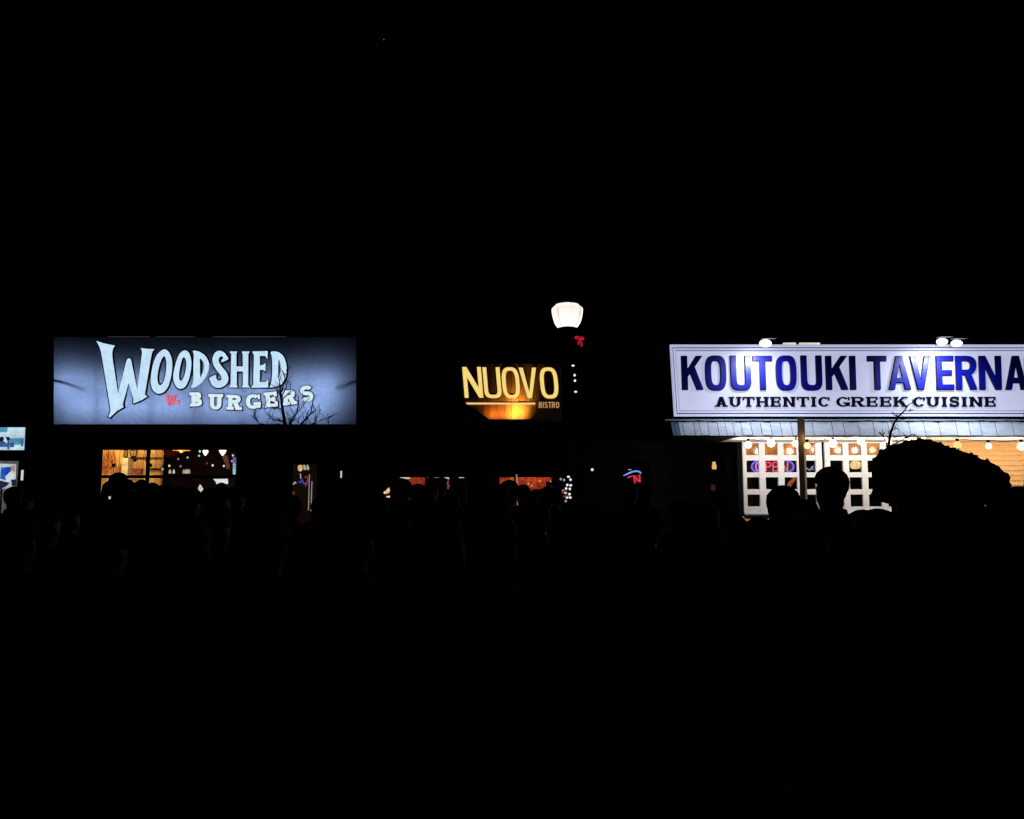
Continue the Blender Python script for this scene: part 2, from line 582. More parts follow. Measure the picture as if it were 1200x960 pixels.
Yb = Y_WALL - 0.14
board = thing('lit_sign_board', (X(0, Yb), Yb, Z(528, Yb)), 'small pale blue illuminated picture board cut by the left edge', 'sign')
MB().box((X(-40, Yb), Yb, Z(529.2, Yb)), (X(30, Yb), Y_WALL - 0.004, Z(499, Yb))).build('casing', M['black'], board)
bw = glow('board_white', (0.62, 0.83, 0.98), 0.8, 0.25, 5)
bt = glow('board_teal', (0.10, 0.36, 0.55), 0.8, 0.3, 6)
bb_ = glow('board_blue', (0.06, 0.15, 0.42), 0.7, 0.5, 9)
bk = glow('board_black', (0.01, 0.015, 0.04), 0.5)  # near-black blocks of the printed picture
solid(MB(), [([(-38, 501), (29.6, 501), (28.4, 527.5), (-38, 527.5)], [])], Yb, 0.006).build('panel', bw, board)
pr = MB()
solid(pr, [([(-38, 501), (9, 501), (9, 506.5), (-38, 507)], []), ([(10, 514), (28.6, 513), (28, 521), (10, 522)], [])], Yb, 0.010, mi=0)
solid(pr, [([(9, 512), (11, 512), (11.5, 527), (9, 527)], []), ([(25, 515), (27.6, 514), (27.5, 523), (25, 523.5)], []),
           ([(-2, 518), (3, 516), (9, 520), (10, 524), (-3, 524)], []), ([(12, 520), (16, 518), (17, 524), (12, 524.5)], [])], Yb, 0.014, mi=1)
solid(pr, [([(0, 512.5), (4, 512), (5, 515), (3, 518), (0, 517)], []), ([(7, 512), (11, 512.5), (13, 515), (9, 516.5)], [])], Yb, 0.018, mi=2)
pr.build('picture_print', [bt, bb_, bk], board)

# things in the shop window
Yd = Y_WALL + 0.7
st = thing('window_display', (X(8, Yd), Yd, Z(590, Yd)), 'blue and white poster stand inside the far left shop window', 'display')
solid(MB(), [([(-14, 543), (19, 544), (18.5, 560), (15, 572), (-14, 574)], [])], Yd, 0.02).build('poster', glow('poster_white', (0.70, 0.80, 0.78), 0.75, 0.3, 4), st)
pr = MB()
solid(pr, [([(2, 548), (14, 547), (13, 556), (8, 563), (1, 561)], [])], Yd, 0.026, mi=0)
solid(pr, [([(13, 546.5), (18.6, 546), (18, 553), (15, 552)], [])], Yd, 0.03, mi=1)
solid(pr, [([(7, 559), (13, 553), (17, 556), (15, 562), (9, 565)], [])], Yd, 0.034, mi=2)
solid(pr, [([(0, 563), (12, 566), (8, 570), (0, 574)], []), ([(14, 562), (20, 562), (21, 568), (15, 570)], [])], Yd, 0.038, mi=3)
pr.build('print', [glow('poster_blue', (0.02, 0.12, 0.7), 0.8, 0.5, 9), glow('poster_salmon', (0.7, 0.36, 0.28), 0.7),
                   glow('poster_pale', (0.85, 0.92, 1.0), 0.85), glow('poster_dark', (0.03, 0.03, 0.10), 0.6, 0.6, 14)], st)
MB().tube([(X(2, Yd), Yd + 0.05, 0.16), (X(2, Yd), Yd + 0.05, Z(545, Yd))], 0.02).tube([(X(14, Yd), Yd + 0.05, 0.16), (X(14, Yd), Yd + 0.05, Z(545, Yd))], 0.02).build('stand', M['black'], st)
Yk = Y_WALL + 1.0

# ------------------------------------------------------------------ burger restaurant
bur = thing('burger_restaurant', ((LB + BB) / 2, Y_WALL, 0.13), 'dark single storey restaurant under the big lit blue grey burger awning', 'restaurant')
wx0, wx1, wz0, wz1 = X(112.5, Y_WALL), X(278.5, Y_WALL), 0.75, Z(523.5, Y_WALL)
dx0, dx1, dz1 = X(338, Y_WALL), X(374, Y_WALL), Z(540, Y_WALL)
w = wall_boxes(MB(), LB + 0.005, BB - 0.005, 0.13, 5.9, Y_WALL, Y_WALL + 0.25, [(wx0, wx1, wz0, wz1), (dx0, dx1, 0.13, dz1)])
w.build('wall', M['dark_wall'], bur)
MB().box((LB + 0.005, Y_WALL + 0.25, 5.6), (BB - 0.005, 27, 5.72)).build('roof', M['roof'], bur)
MB().box((LB + 0.01, Y_WALL - 0.06, 5.9), (BB - 0.01, Y_WALL + 0.31, 6.02)).build('coping', M['black'], bur)
pane_and_frame(bur, wx0, wx1, wz0, wz1, Y_WALL + 0.08, M['black'], 0.07, xs=[X(170.7, Y_WALL)], zs=[Z(558.5, Y_WALL)])
room(bur, X(97, Y_WALL) - 0.25, X(410, Y_WALL), wz1 + 0.45, Y_WALL + 0.25, Y_WALL + 3.6, mat('maroon_wall', (0.040, 0.011, 0.006), 0.8, noise=0.6, nscale=2.2))
# orange plank partition just behind the left half of the window
Yp = Y_WALL + 1.25
pw = MB().box((X(97, Yp), Yp + 0.03, 0.16), (X(189, Yp), Yp + 0.1, wz1 + 0.4)).build('partition', M['wood'], bur)
OFFp = pw
xs = [X(97 + i * 7.08, Yp) for i in range(14)]
for i in range(13):
    m = [M['wood'], M['wood_pale'], M['wood'], M['wood_red'], M['wood_pale']][(i * 7 + i // 3) % 5]
    if i > 6: m = M['wood_pale'] if i % 3 else M['wood']
    pb = MB().box((xs[i] + 0.005, Yp - random.uniform(0, 0.012), 0.16), (xs[i + 1] - 0.005, Yp + 0.029, wz1 + 0.4))
    pb.build('plank', m, pw)
MB().box((X(150, Yp), Yp - 0.05, Z(537.2, Yp)), (X(189, Yp), Yp - 0.014, Z(536.2, Yp))).box((X(174, Yp), Yp - 0.05, Z(551.0, Yp)), (X(189, Yp), Yp - 0.014, Z(549, Yp))).build('rail', M['black'], pw)
MB().box((X(157, Yp), Yp - 0.12, Z(556, Yp)), (X(168, Yp), Yp - 0.014, Z(549, Yp))).build('shelf_box', mat('rust_box', (0.30, 0.05, 0.03), 0.7, noise=0.5, nscale=14), pw)
lamp('partition_lamp', 'AREA', (X(140, Yp), Y_WALL + 0.45, wz1 + 0.42), 44, (1.0, 0.74, 0.40), bur, rot=aim((0.1, 0.75, -0.75)), sx=1.9, sy=0.12)
lamp('partition_lamp', 'AREA', (X(148, Yp), Y_WALL + 0.4, 0.9), 26, (1.0, 0.80, 0.50), bur, rot=aim((0, 0.85, 0.55)), sx=1.9, sy=0.12)
# print on the planks: a dark red plant-like mural
mu = MB()
for k in range(7):
    bx = 119.5 + k * 2.7 + random.uniform(-0.5, 0.5)
    hh = random.uniform(3.2, 4.9)
    solid(mu, [stroke([(bx + random.uniform(-0.6, 0.6), 555 - j * hh) for j in range(5)], [0.9, 1.2, 1.0, 0.8, 0.4])], Yp - 0.016, 0.003 + 0.001 * k)
for k in range(5):
    bx = 140 + k * 2.3
    solid(mu, [stroke([(bx - 2.4, 556), (bx - 1.6 + k * 0.3, 548), (bx + 0.8, 543 + k)], [0.9, 1.0, 0.4])], Yp - 0.016, 0.014 + 0.001 * k)
mu.build('mural', mat('mural_red', (0.36, 0.075, 0.02), 0.7, noise=0.4, nscale=20), pw)

MB().box((X(147.5, Yp, 545), Yp - 0.20, 0.16), (X(154.5, Yp, 545), Yp - 0.03, Z(537.5, Yp))).build('pillar', mat('cream_pillar', (0.75, 0.62, 0.36), 0.6, noise=0.25, nscale=9), pw)
for x0, x1, y0, y1, c, lab in ((144.5, 150, 527.5, 535.2, (0.20, 0.10, 0.03), 'small dark framed picture at the left of the two on the orange planks'), (152.5, 160.5, 527.6, 535, (0.24, 0.17, 0.05), 'olive framed picture at the right of the two on the orange planks')):
    t = thing('picture', at((x0 + x1) / 2, y1, Yp - 0.02), lab, 'picture', 'pictures on the plank wall')
    MB().box(at(x0, y1, Yp - 0.045), at(x1, y0, Yp - 0.014)).build('frame', M['bark'], t)
    MB().box(at(x0 + 0.8, y1 - 0.8, Yp - 0.05), at(x1 - 0.8, y0 + 0.8, Yp - 0.0455)).build('print', mat('print_%d' % int(x0), c, 0.7, noise=0.7, nscale=18), t)
fm = MB()
rf = random.Random(4)
for k in range(9):
    bx = 123 + k * 1.45
    h0 = 549 - rf.uniform(0, 5)
    solid(fm, [stroke([(bx, h0), (bx + rf.uniform(-1, 1), h0 - 6), (bx + rf.uniform(-1.4, 1.4), h0 - 11), (bx + rf.uniform(-1, 1), h0 - rf.uniform(14, 20))], [1.5, 1.7, 1.2, 0.3])], Yp - 0.016, 0.030 + 0.001 * k)
fm.build('mural', mat('mural_orange', (0.45, 0.13, 0.025), 0.7, noise=0.5, nscale=24), pw)

for px, py, drop, lab in ((133, 545.3, 8, 'small round black pendant on the orange planks, lowest and leftmost'),
                          (158, 539.5, 6, 'small round black pendant in the middle of the orange plank wall'),
                          (176.3, 545.3, 6, 'small round black pendant just right of the dark window mullion')):
    Yq = Yp - 0.35
    p = at(px, py, Yq)
    t = thing('pendant_lamp', p, lab, 'pendant lamp', 'black pendants before the plank wall')
    MB().ball(p, 0.045, 10, 8).build('shade', M['black'], t, True)
    q = at(px - 6, py - drop, Yq)
    MB().tube([p, q, (q.x - 0.05, Yq, wz1 + 0.44)], 0.008, 5).build('cord', M['black'], t)


def pendant(px, py, Y, kind, col, es, watt, lab, r=0.10):
    p = at(px, py, Y)
    t = thing('pendant_lamp', p, lab, 'pendant lamp', 'lit pendants in the burger restaurant')
    if kind == 'dome':
        pts = [(r * 2.1, 0), (r * 1.95, 0.04), (r * 1.4, 0.11), (r * 0.6, 0.16), (0.03, 0.175)]
        sh = MB().lathe(p, pts, 20).build('shade', translucent_mat('amber_shade_%d' % px, (0.75, 0.33, 0.08), 0.4), t, True)
        MB().ball(p + Vector((0, 0, 0.0)), 0.05, 10, 8).build('bulb', glow('bulb_' + lab[:9], col, es), t, True)
        lamp('bulb_light', 'POINT', p + Vector((0, -0.06, 0.0)), watt, col, t, 0.05)
        top = p + Vector((0, 0, 0.175))
    else:
        MB().lathe(p, [(0.02, -r * 1.2), (r * 0.35, -r * 1.0), (r * 0.85, -r * 0.2), (r, r * 0.25), (r * 0.8, r * 0.75), (r * 0.3, r)], 16).build('bulb', glow('bulb_' + lab[:9], col, es), t, True)
        MB().lathe(p + Vector((0, 0, r)), [(0.035, 0), (0.035, 0.07), (0.01, 0.08)], 10).build('socket', M['black'], t)
        lamp('bulb_light', 'POINT', p + Vector((0, -r - 0.1, 0)), watt, col, t, 0.05)
        top = p + Vector((0, 0, r + 0.08))
    MB().tube([top, (p.x, p.y, wz1 + 0.44)], 0.006, 5).build('cord', M['black'], t)


pendant(212.5, 528.5, Y_WALL + 1.6, 'dome', (1.0, 0.55, 0.18), 1.6, 14, 'wide amber dome pendant, left one of the lit pendants')
pendant(240.8, 530, Y_WALL + 1.8, 'bulb', (1.0, 0.86, 0.66), 1.8, 6, 'round cream glowing pendant between the dome and the reddish pendant', 0.072)
pendant(261, 529, Y_WALL + 1.5, 'bulb', (1.0, 0.84, 0.68), 1.8, 9, 'bright cream pendant with reddish glow, right one of the lit pendants', 0.088)
Yr = Y_WALL + 2.2
rd = MB()
solid(rd, [([(260, 533), (267, 534), (268, 541), (270, 549), (266, 550), (264, 543), (262, 538)], [])], Yr, 0.03)
tag(rooted('red_glow_patch', rd, glow('red_glow', (0.42, 0.05, 0.02), 0.22, 0.8, 9), 'dull red painted glow behind the right pendant of the burger window', 'painted glow'))  # red glow round the pendant, painted as an emissive shape
solid(rd2 := MB(), [([(187.5, 527), (200, 525), (214, 528), (203, 535), (189, 536)], [])], Yr + 1.2, 0.03)
tag(rooted('red_glow_patch', rd2, glow('dim_red', (0.03, 0.002, 0.002), 1.0, 0.7, 5), 'very dim red painted glow just right of the orange planks', 'painted glow'))  # faint red glow of the room, painted as an emissive shape

# fairy lights across the window
Yf = Y_WALL + 0.45
fl = thing('fairy_lights', at(200, 545, Yf), 'string of tiny coloured lights hanging across the burger restaurant window', 'fairy lights')
dots = [(174, 526.5, 'g'), (190.6, 550, 'g'), (198.4, 546, 'w'), (208.8, 538, 'd'), (211.6, 546.5, 'd'), (219.8, 536.3, 'g'), (233.3, 534.2, 'g'), (234.2, 529, 'w'),
        (249.2, 545.5, 'w'), (262.3, 546.2, 'w'), (273, 533.8, 'c'), (271.8, 540.5, 'p'), (242.5, 543, 'r')]
gm = dict(g=glow('dot_green', (0.25, 0.85, 0.55), 0.9), w=glow('dot_white', (1, 0.92, 0.95), 1.0), d=glow('dot_dim', (0.5, 0.55, 0.55), 0.45),
          c=glow('dot_cream', (1, 0.9, 0.55), 0.8), p=glow('dot_pink', (0.9, 0.45, 0.75), 0.7), r=glow('dot_red', (0.5, 0.06, 0.06), 0.5))
pts = sorted([at(a, b, Yf) for a, b, c in dots], key=lambda q: q.x)
MB().tube([p + Vector((0, 0.02, 0.0)) for p in pts], 0.003, 4).build('wire', M['black'], fl)
for a, b, c in dots:
    MB().ball(at(a, b, Yf), (0.024, 0.024, 0.026), 8, 6).build('bulb', gm[c], fl, True)
# shelf of small bottles at the back, their brightness put in as emission
Yg = Y_WALL + 2.4
for i, (px, lb) in enumerate(((199, 'small cream bottle at the left end of the restaurant back shelf'), (203.5, 'small pale bottle second on the restaurant back shelf, left of the gap'), (215.2, 'small bottle just right of the gap on the back shelf'), (217.6, 'small bottle in the right cluster, between two others'), (220, 'small bottle in the right cluster, second from the end'), (221.6, 'small dim bottle at the right end of the back shelf'))):
    p = at(px, 555, Yg)
    b = MB().lathe(p, [(0.03, 0), (0.03, 0.06), (0.012, 0.085), (0.012, 0.11)], 10)
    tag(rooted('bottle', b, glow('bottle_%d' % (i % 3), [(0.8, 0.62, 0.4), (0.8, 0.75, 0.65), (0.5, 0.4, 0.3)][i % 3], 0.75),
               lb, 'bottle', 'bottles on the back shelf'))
sh = MB().box((X(194, Yg), Yg - 0.1, Z(556.4, Yg)), (X(226, Yg), Yg + 0.12, Z(555.1, Yg)))
rooted('shelf', sh, M['board_dark'], 'dark back shelf holding the lit bottles in the burger restaurant', 'shelf')
# white counter with brightness put in as emission, vertical lit sign
Yc = Y_WALL + 0.9
cs = MB()
solid(cs, [([(250.5, 561.5), (267, 561.2), (267.3, 567), (265.5, 567.3), (262, 565.5), (257, 565.8), (254.5, 567.4), (253, 564)], [])], Yc, 0.04)
tag(rooted('white_counter', cs, glow('counter_glow', (0.92, 0.93, 0.95), 0.9, 0.1, 10), 'white counter with painted glow low in the right of the burger window', 'screen'))  # a counter, not a screen; its brightness is emission
vs_ = thing('vertical_sign', at(274.8, 556, Yc), 'narrow upright lit sign fading from violet to pale cyan at window right edge', 'sign')
MB().box((X(272.6, Yc), Yc, Z(557, Yc)), (X(277.4, Yc), Yc + 0.05, Z(534.6, Yc))).build('casing', M['black'], vs_)
for y0, y1, c in ((536, 539.5, (0.16, 0.16, 0.5)), (540, 542.6, (0.22, 0.16, 0.62)), (543.2, 546.2, (0.5, 0.5, 0.95)), (546.8, 549.6, (0.3, 0.6, 0.9)), (550, 553, (0.42, 0.78, 0.95)), (553.3, 556, (0.5, 0.8, 0.95))):
    solid(MB(), [([(273, y0), (276.8, y0), (276.8, y1), (273, y1)], [])], Yc, 0.008).build('lit_tile', glow('tile_%d' % int(y0), c, 0.85, 0.2, 20), vs_)
# white paper bag / cup on the sill and a hanging dark red lantern
Ye = Y_WALL + 0.6
tag(rooted('paper_bag', solid(MB(), [([(233.2, 572), (235, 568), (237, 571), (238.2, 573), (237.2, 576.5), (235, 577), (233.3, 575)], [])], Ye, 0.05), glow('bag_glow', (0.85, 0.83, 0.78), 0.8, 0.25, 14), 'small bright white paper bag at the window sill between two heads', 'paper bag'))  # bag's brightness put in as emission

# door
dr = MB()
Ydo = Y_WALL + 0.1
dfr = MB().box((dx0, Ydo, 0.14), (dx0 + 0.07, Ydo + 0.06, dz1)).box((dx1 - 0.07, Ydo, 0.14), (dx1, Ydo + 0.06, dz1)).box((dx0 + 0.07, Ydo, dz1 - 0.07), (dx1 - 0.07, Ydo + 0.06, dz1)).box((dx0 + 0.07, Ydo, 0.14), (dx1 - 0.07, Ydo + 0.06, 0.34)).build('door', M['black'], bur)
MB().box((dx0 + 0.07, Ydo + 0.025, 0.34), (dx1 - 0.07, Ydo + 0.031, dz1 - 0.07)).build('pane', M['glass'], dfr)
hm = glow('lit_pull_bar', (0.8, 0.78, 0.75), 0.42)  # light on the bars put in as emission
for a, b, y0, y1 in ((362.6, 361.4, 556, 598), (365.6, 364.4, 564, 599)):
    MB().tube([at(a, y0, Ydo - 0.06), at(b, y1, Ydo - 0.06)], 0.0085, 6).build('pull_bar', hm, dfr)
Yi = Y_WALL + 0.8
lt = MB().lathe(at(351.8, 548.6, Yi), [(0.02, -0.075), (0.05, -0.05), (0.058, 0), (0.05, 0.05), (0.02, 0.075)], 12)
tag(rooted('wall_lantern', lt, glow('lantern_orange', (0.95, 0.55, 0.22), 0.9, 0.6, 18), 'small orange round lantern just inside the burger restaurant door', 'lantern', smooth=True))
for px, w_ in ((357.3, 1.6), (361, 1.3)):
    q = MB()
    solid(q, [([(px - w_, 545), (px - w_ * 0.3, 544.6), (px + w_, 548), (px + w_ * 0.8, 551), (px - w_ * 0.8, 550.6)], [])], Yi, 0.03)
    tag(rooted('light_shade', q, glow('shade_cream', (0.8, 0.68, 0.5), 0.6), 'tiny cream lamp %s above the blue glow inside the door' % ('just right of the orange lantern' if px < 360 else 'farthest right'), 'lamp'))
nb = thing('bar_neon', at(356, 572, Yi), 'dim blue and red neon tubing inside the burger restaurant door', 'neon sign')
MB().tube([at(350, 564, Yi), at(352, 566, Yi), at(354, 562, Yi), at(356, 567, Yi), at(360, 566, Yi)], 0.017, 6).build('blue_tube', glow('neon_dim_blue', (0.08, 0.09, 0.55), 0.9), nb)
MB().tube([at(357, 560, Yi), at(359.5, 558, Yi), at(361, 562, Yi), at(358, 570, Yi)], 0.018, 6).build('red_tube', glow('neon_dim_red', (0.4, 0.03, 0.06), 0.8), nb)
MB().tube([at(352, 555, Yi), at(352.5, 561, Yi)], 0.012, 6).tube([at(343.5, 568, Yi), at(345.5, 565, Yi), at(347, 566.5, Yi)], 0.016, 6).build('white_tube', glow('neon_dim_white', (0.6, 0.65, 0.75), 0.7), nb)
tag(rooted('candle_lamp', MB().lathe(at(344, 580, Yi), [(0.02, 0), (0.03, 0.03), (0.025, 0.07), (0.01, 0.09)], 10), glow('ember', (0.16, 0.03, 0.02), 0.8), 'dim red table lamp low on the left inside the door', 'lamp'))
tag(rooted('porch_light', MB().box((X(399.1, 18.9), 18.9, Z(560, 18.9)), (X(400.2, 18.9), 18.96, Z(552, 18.9))), glow('porch_strip', (0.85, 0.86, 0.82), 0.7), 'slim upright white light on the wall right of the burger door', 'wall light'))

# ------------------------------------------------------------------ burger awning sign, lit from inside
YA = 17.7
a0, a1 = at(63, 497.3, YA), at(417.3, 395, YA)
b0, b1 = at(417.3, 497.3, YA), at(63, 395, YA)
awn = thing('burger_sign', (X(240, YA), YA, a0.z), 'large grey canvas awning sign glowing blue reading WOODSHED BURGERS', 'sign')
edges = [63, 113.5, 176.5, 231, 286, 336.5, 417.3]
for i in range(6):
    lo0, lo1, hi0, hi1 = (at(edges[i], 497.3, YA).x, at(edges[i + 1], 497.3, YA).x, at(edges[i], 395, YA).x, at(edges[i + 1], 395, YA).x)
    nx, nz = 10, 10
    vs, fs = [], []
    for j in range(nz + 1):
        for k in range(nx + 1):
            u, v = k / nx, j / nz
            sag = 0.018 * math.sin(math.pi * u) * math.sin(math.pi * v) + 0.006 * math.sin(7 * u + 3 * v + i)
            xa, xb = lo0 + (hi0 - lo0) * v, lo1 + (hi1 - lo1) * v
            vs.append((xa + 0.0003 + (xb - xa - 0.0006) * u, YA + sag, a0.z + (a1.z - a0.z) * v))
    for j in range(nz):
        for k in range(nx):
            q = j * (nx + 1) + k
            fs.append((q, q + 1, q + nx + 2, q + nx + 1))
    MB().add(vs, fs).build('canvas_panel', M['canvas'], awn, True)
    if i:
        MB().tube([(lo0, YA + 0.13, a0.z), (hi0, YA + 0.13, a1.z)], 0.022, 6).build('frame_rib', M['black'], awn)
cs = MB()
cs.box((b1.x - 0.03, YA - 0.012, a1.z), (a1.x + 0.03, Y_WALL - 0.003, a1.z + 0.03))
cs.box((a0.x - 0.03, YA - 0.012, a0.z - 0.05), (b0.x + 0.03, Y_WALL - 0.003, a0.z))
for p, q, w_ in ((a0, b1, -0.03), (b0, a1, 0.03)):
    e = 0.0005 if w_ > 0 else -0.0005
    cs.add([(p.x + e, YA, p.z), (p.x + w_, YA, p.z), (p.x + w_, Y_WALL - 0.003, p.z), (p.x + e, Y_WALL - 0.003, p.z), (q.x + e, YA, q.z), (q.x + w_, YA, q.z), (q.x + w_, Y_WALL - 0.003, q.z), (q.x + e, Y_WALL - 0.003, q.z)],
           [(3, 2, 1, 0), (4, 5, 6, 7), (0, 1, 5, 4), (1, 2, 6, 5), (2, 3, 7, 6), (3, 0, 4, 7)])
cs.build('casing', M['black'], awn)
for x0, x1 in ((127, 176), (184, 229), (250, 336)):
    MB().box((X(x0, YA, 395), YA - 0.03, a1.z - 0.005), (X(x1, YA, 395), YA - 0.013, a1.z + 0.012)).build('top_trim', mat('trim_grey', (0.5, 0.5, 0.55), 0.5, emit=(0.5, 0.5, 0.6), es=0.05), awn)  # faint emission paints the lit upper edge
# slanting braces that press against the cloth at both ends
for xa, ya, xb, yb in ((62, 445.5, 99, 455), (418, 446.5, 392, 455)):
    p, q = at(xa, ya, YA), at(xb, yb, YA)
    MB().tube([(p.x, YA + 0.035, p.z), (q.x, YA + 0.16, q.z)], 0.03, 6).build('brace', M['black'], awn)
TUBE = (0.57, 0.72, 1.0)
tl = M['chrome']
def tube_lamp(px0, py0, px1, py1, d, e, spread):
    Y = YA + d
    p, q = at(px0, py0, Y), at(px1, py1, Y)
    MB().tube([p, q], 0.025, 8).build('tube_lamp', glow('tube_white', (0.7, 0.8, 1.0), 2.0), awn)
    lamp('tube_light', 'AREA', ((p.x + q.x) / 2, Y - 0.05, (p.z + q.z) / 2), e, TUBE, awn, rot=aim((0, -1, 0)), sx=max(abs(q.x - p.x), 0.05), sy=max(abs(q.z - p.z), 0.05), spread=R(spread))


tube_lamp(95, 480, 236, 480, 0.58, 26, 136)
tube_lamp(244, 480, 392, 480, 0.58, 27, 136)
tube_lamp(90, 452, 236, 452, 0.54, 14.5, 132)
tube_lamp(244, 452, 394, 452, 0.54, 14, 132)
tube_lamp(90, 446, 90, 470, 0.66, 5.5, 130)
tube_lamp(394, 448, 394, 472, 0.66, 5.5, 130)


def zz(s, ox, oy, pts): return [(ox + x / s, oy + y / s) for x, y in pts]


def smooth_loop(l, it=2):
    for _ in range(it):
        o = []
        n = len(l)
        for i in range(n):
            a, b = l[i], l[(i + 1) % n]
            o += [(a[0] * 0.78 + b[0] * 0.22, a[1] * 0.78 + b[1] * 0.22), (a[0] * 0.22 + b[0] * 0.78, a[1] * 0.22 + b[1] * 0.78)]
        l = o
    return l


A_ = (8.35, 105, 385); B_ = (10.667, 170, 400); C_ = (8.571, 240, 400)
WOODSHED = [
    (zz(*A_, [(72, 123), (120, 140), (160, 152), (255, 170), (236, 200), (228, 235), (230, 290), (285, 640), (365, 325), (376, 302), (390, 292), (406, 300), (414, 320), (473, 600), (520, 235), (514, 210), (503, 194), (575, 202), (642, 204), (622, 226), (612, 255), (546, 650), (572, 668), (520, 700), (440, 734), (432, 728), (436, 700), (388, 535), (330, 745), (340, 770), (275, 808), (205, 872), (190, 862), (206, 830), (212, 800), (130, 300), (118, 232), (100, 175)]), [], 0),
    (zz(*B_, [(240, 95), (300, 125), (340, 210), (350, 300), (335, 440), (300, 570), (240, 645), (170, 662), (105, 625), (76, 530), (80, 430), (105, 290), (150, 170)]), [zz(*B_, [(250, 180), (270, 230), (275, 320), (262, 430), (230, 530), (190, 560), (165, 520), (160, 440), (180, 320), (215, 220)])], 2),
    (zz(*B_, [(500, 108), (555, 140), (585, 230), (585, 330), (560, 470), (515, 570), (455, 603), (400, 580), (360, 500), (358, 420), (385, 290), (430, 160)]), [zz(*B_, [(495, 195), (520, 240), (522, 320), (505, 420), (465, 500), (437, 490), (428, 430), (445, 320), (470, 220)])], 2),
    (zz(*B_, [(597, 116), (680, 128), (760, 180), (805, 260), (807, 350), (772, 450), (700, 535), (620, 587), (576, 580), (600, 540), (612, 480), (610, 300), (618, 170)]), [zz(*B_, [(688, 205), (735, 260), (745, 330), (725, 410), (693, 470), (693, 330)])], 1),
    (zz(*C_, [(248, 180), (175, 217), (168, 195), (195, 168), (172, 150), (146, 170), (144, 212), (180, 262), (228, 318), (246, 380), (228, 430), (178, 466), (120, 472), (75, 444), (60, 405), (42, 372), (122, 333), (115, 362), (130, 392), (155, 400), (176, 382), (165, 345), (120, 290), (85, 230), (80, 170), (105, 115), (150, 93), (200, 113), (225, 150)]), [], 1),
    (zz(*C_, [(252, 105), (332, 105), (321, 130), (322, 255), (387, 255), (386, 130), (374, 105), (458, 105), (441, 132), (440, 440), (462, 466), (374, 466), (387, 440), (386, 305), (325, 305), (325, 440), (336, 466), (242, 466), (263, 440), (270, 132)]), [], 0),
    (zz(*C_, [(478, 105), (636, 100), (632, 184), (612, 150), (556, 150), (558, 245), (588, 240), (613, 220), (613, 308), (590, 290), (558, 290), (556, 410), (610, 410), (642, 383), (640, 466), (468, 469), (490, 435), (498, 140)]), [], 0),
    (zz(*C_, [(658, 104), (740, 105), (796, 150), (826, 240), (826, 330), (800, 410), (755, 450), (648, 472), (670, 430), (682, 330), (680, 160)]), [zz(*C_, [(742, 165), (765, 230), (765, 330), (740, 402)])], 1),
]
LM = glow('letter_ice_blue', (0.56, 0.78, 0.97), 0.97, 0.10, 9)
LM2 = glow('letter_pale', (0.70, 0.88, 0.97), 0.95, 0.06, 9)
OUTL = mat('letter_outline', (0.006, 0.008, 0.016), 0.6)


def letter(parent, pieces, Y, m, depth, outline=0.0, om=None, oy=0.0, ox=0.0):
    o = solid(MB(), pieces, Y - (0.022 if outline else 0), depth, step=0.0015, mi=0, side=1).build('letter', [m, OUTL], parent)
    if outline:
        sh = [([(q[0] + ox, q[1] + oy) for q in a], [[(q[0] + ox, q[1] + oy) for q in h] for h in hs]) for a, hs in pieces]
        solid(MB(), sh, Y - 0.004, 0.012, out=outline, step=0.0004).build('letter_backing', om or OUTL, o)
    return o


for outer, holes, sm in WOODSHED:
    pc = [(smooth_loop(outer, sm) if sm else outer, [smooth_loop(h, 2 if sm else 0) for h in holes])]
    letter(awn, pc, YA - 0.02, LM, 0.03, 1.7)
for ch, x0, x1, yb, H, rot in (('B', 223, 239.2, 476.4, 16.6, 3), ('U', 244.6, 262, 480.2, 18.2, -1), ('R', 266, 284.4, 480.6, 17.6, -1), ('G', 288.6, 305.6, 479.4, 17.2, 2),
                               ('E', 310, 327.4, 477.2, 17.6, 6), ('R', 330.6, 348.6, 474.8, 17.4, 7), ('S', 352.0, 367.4, 470.6, 18.2, 7)):
    W = x1 - x0
    pc = place(glyph(ch, W, H, 5.0, 3.9, 2.2, 1.9 if ch != 'S' else 0, 3.6 if ch not in 'S' else 0), x0, yb, H, rot=rot, cx=W / 2)
    letter(awn, pc, YA - 0.02, LM2, 0.03, 1.1)
pink = glow('logo_pink', (0.85, 0.12, 0.20), 0.98, 0.1, 20)
lw = zz(*B_, [(252, 660), (300, 668), (298, 690), (306, 740), (322, 690), (338, 690), (350, 745), (358, 690), (352, 668), (404, 664), (392, 690), (362, 800), (338, 800), (326, 745), (312, 800), (286, 800), (268, 690)])
letter(awn, [(lw, [])], YA - 0.02, pink, 0.02)
letter(awn, [stroke(zz(*B_, [(432, 742), (410, 735), (395, 748), (412, 762), (432, 772), (420, 792), (388, 788)]), 1.5)], YA - 0.02, pink, 0.026)
for a in ([(212, 716), (232, 716), (256, 730), (232, 738)], [(444, 744), (470, 738), (492, 748), (466, 756)]):
    solid(MB(), [(zz(*B_, a), [])], YA - 0.02, 0.02).build('logo_dash', glow('logo_dash', (0.75, 0.6, 0.7), 0.6), awn)

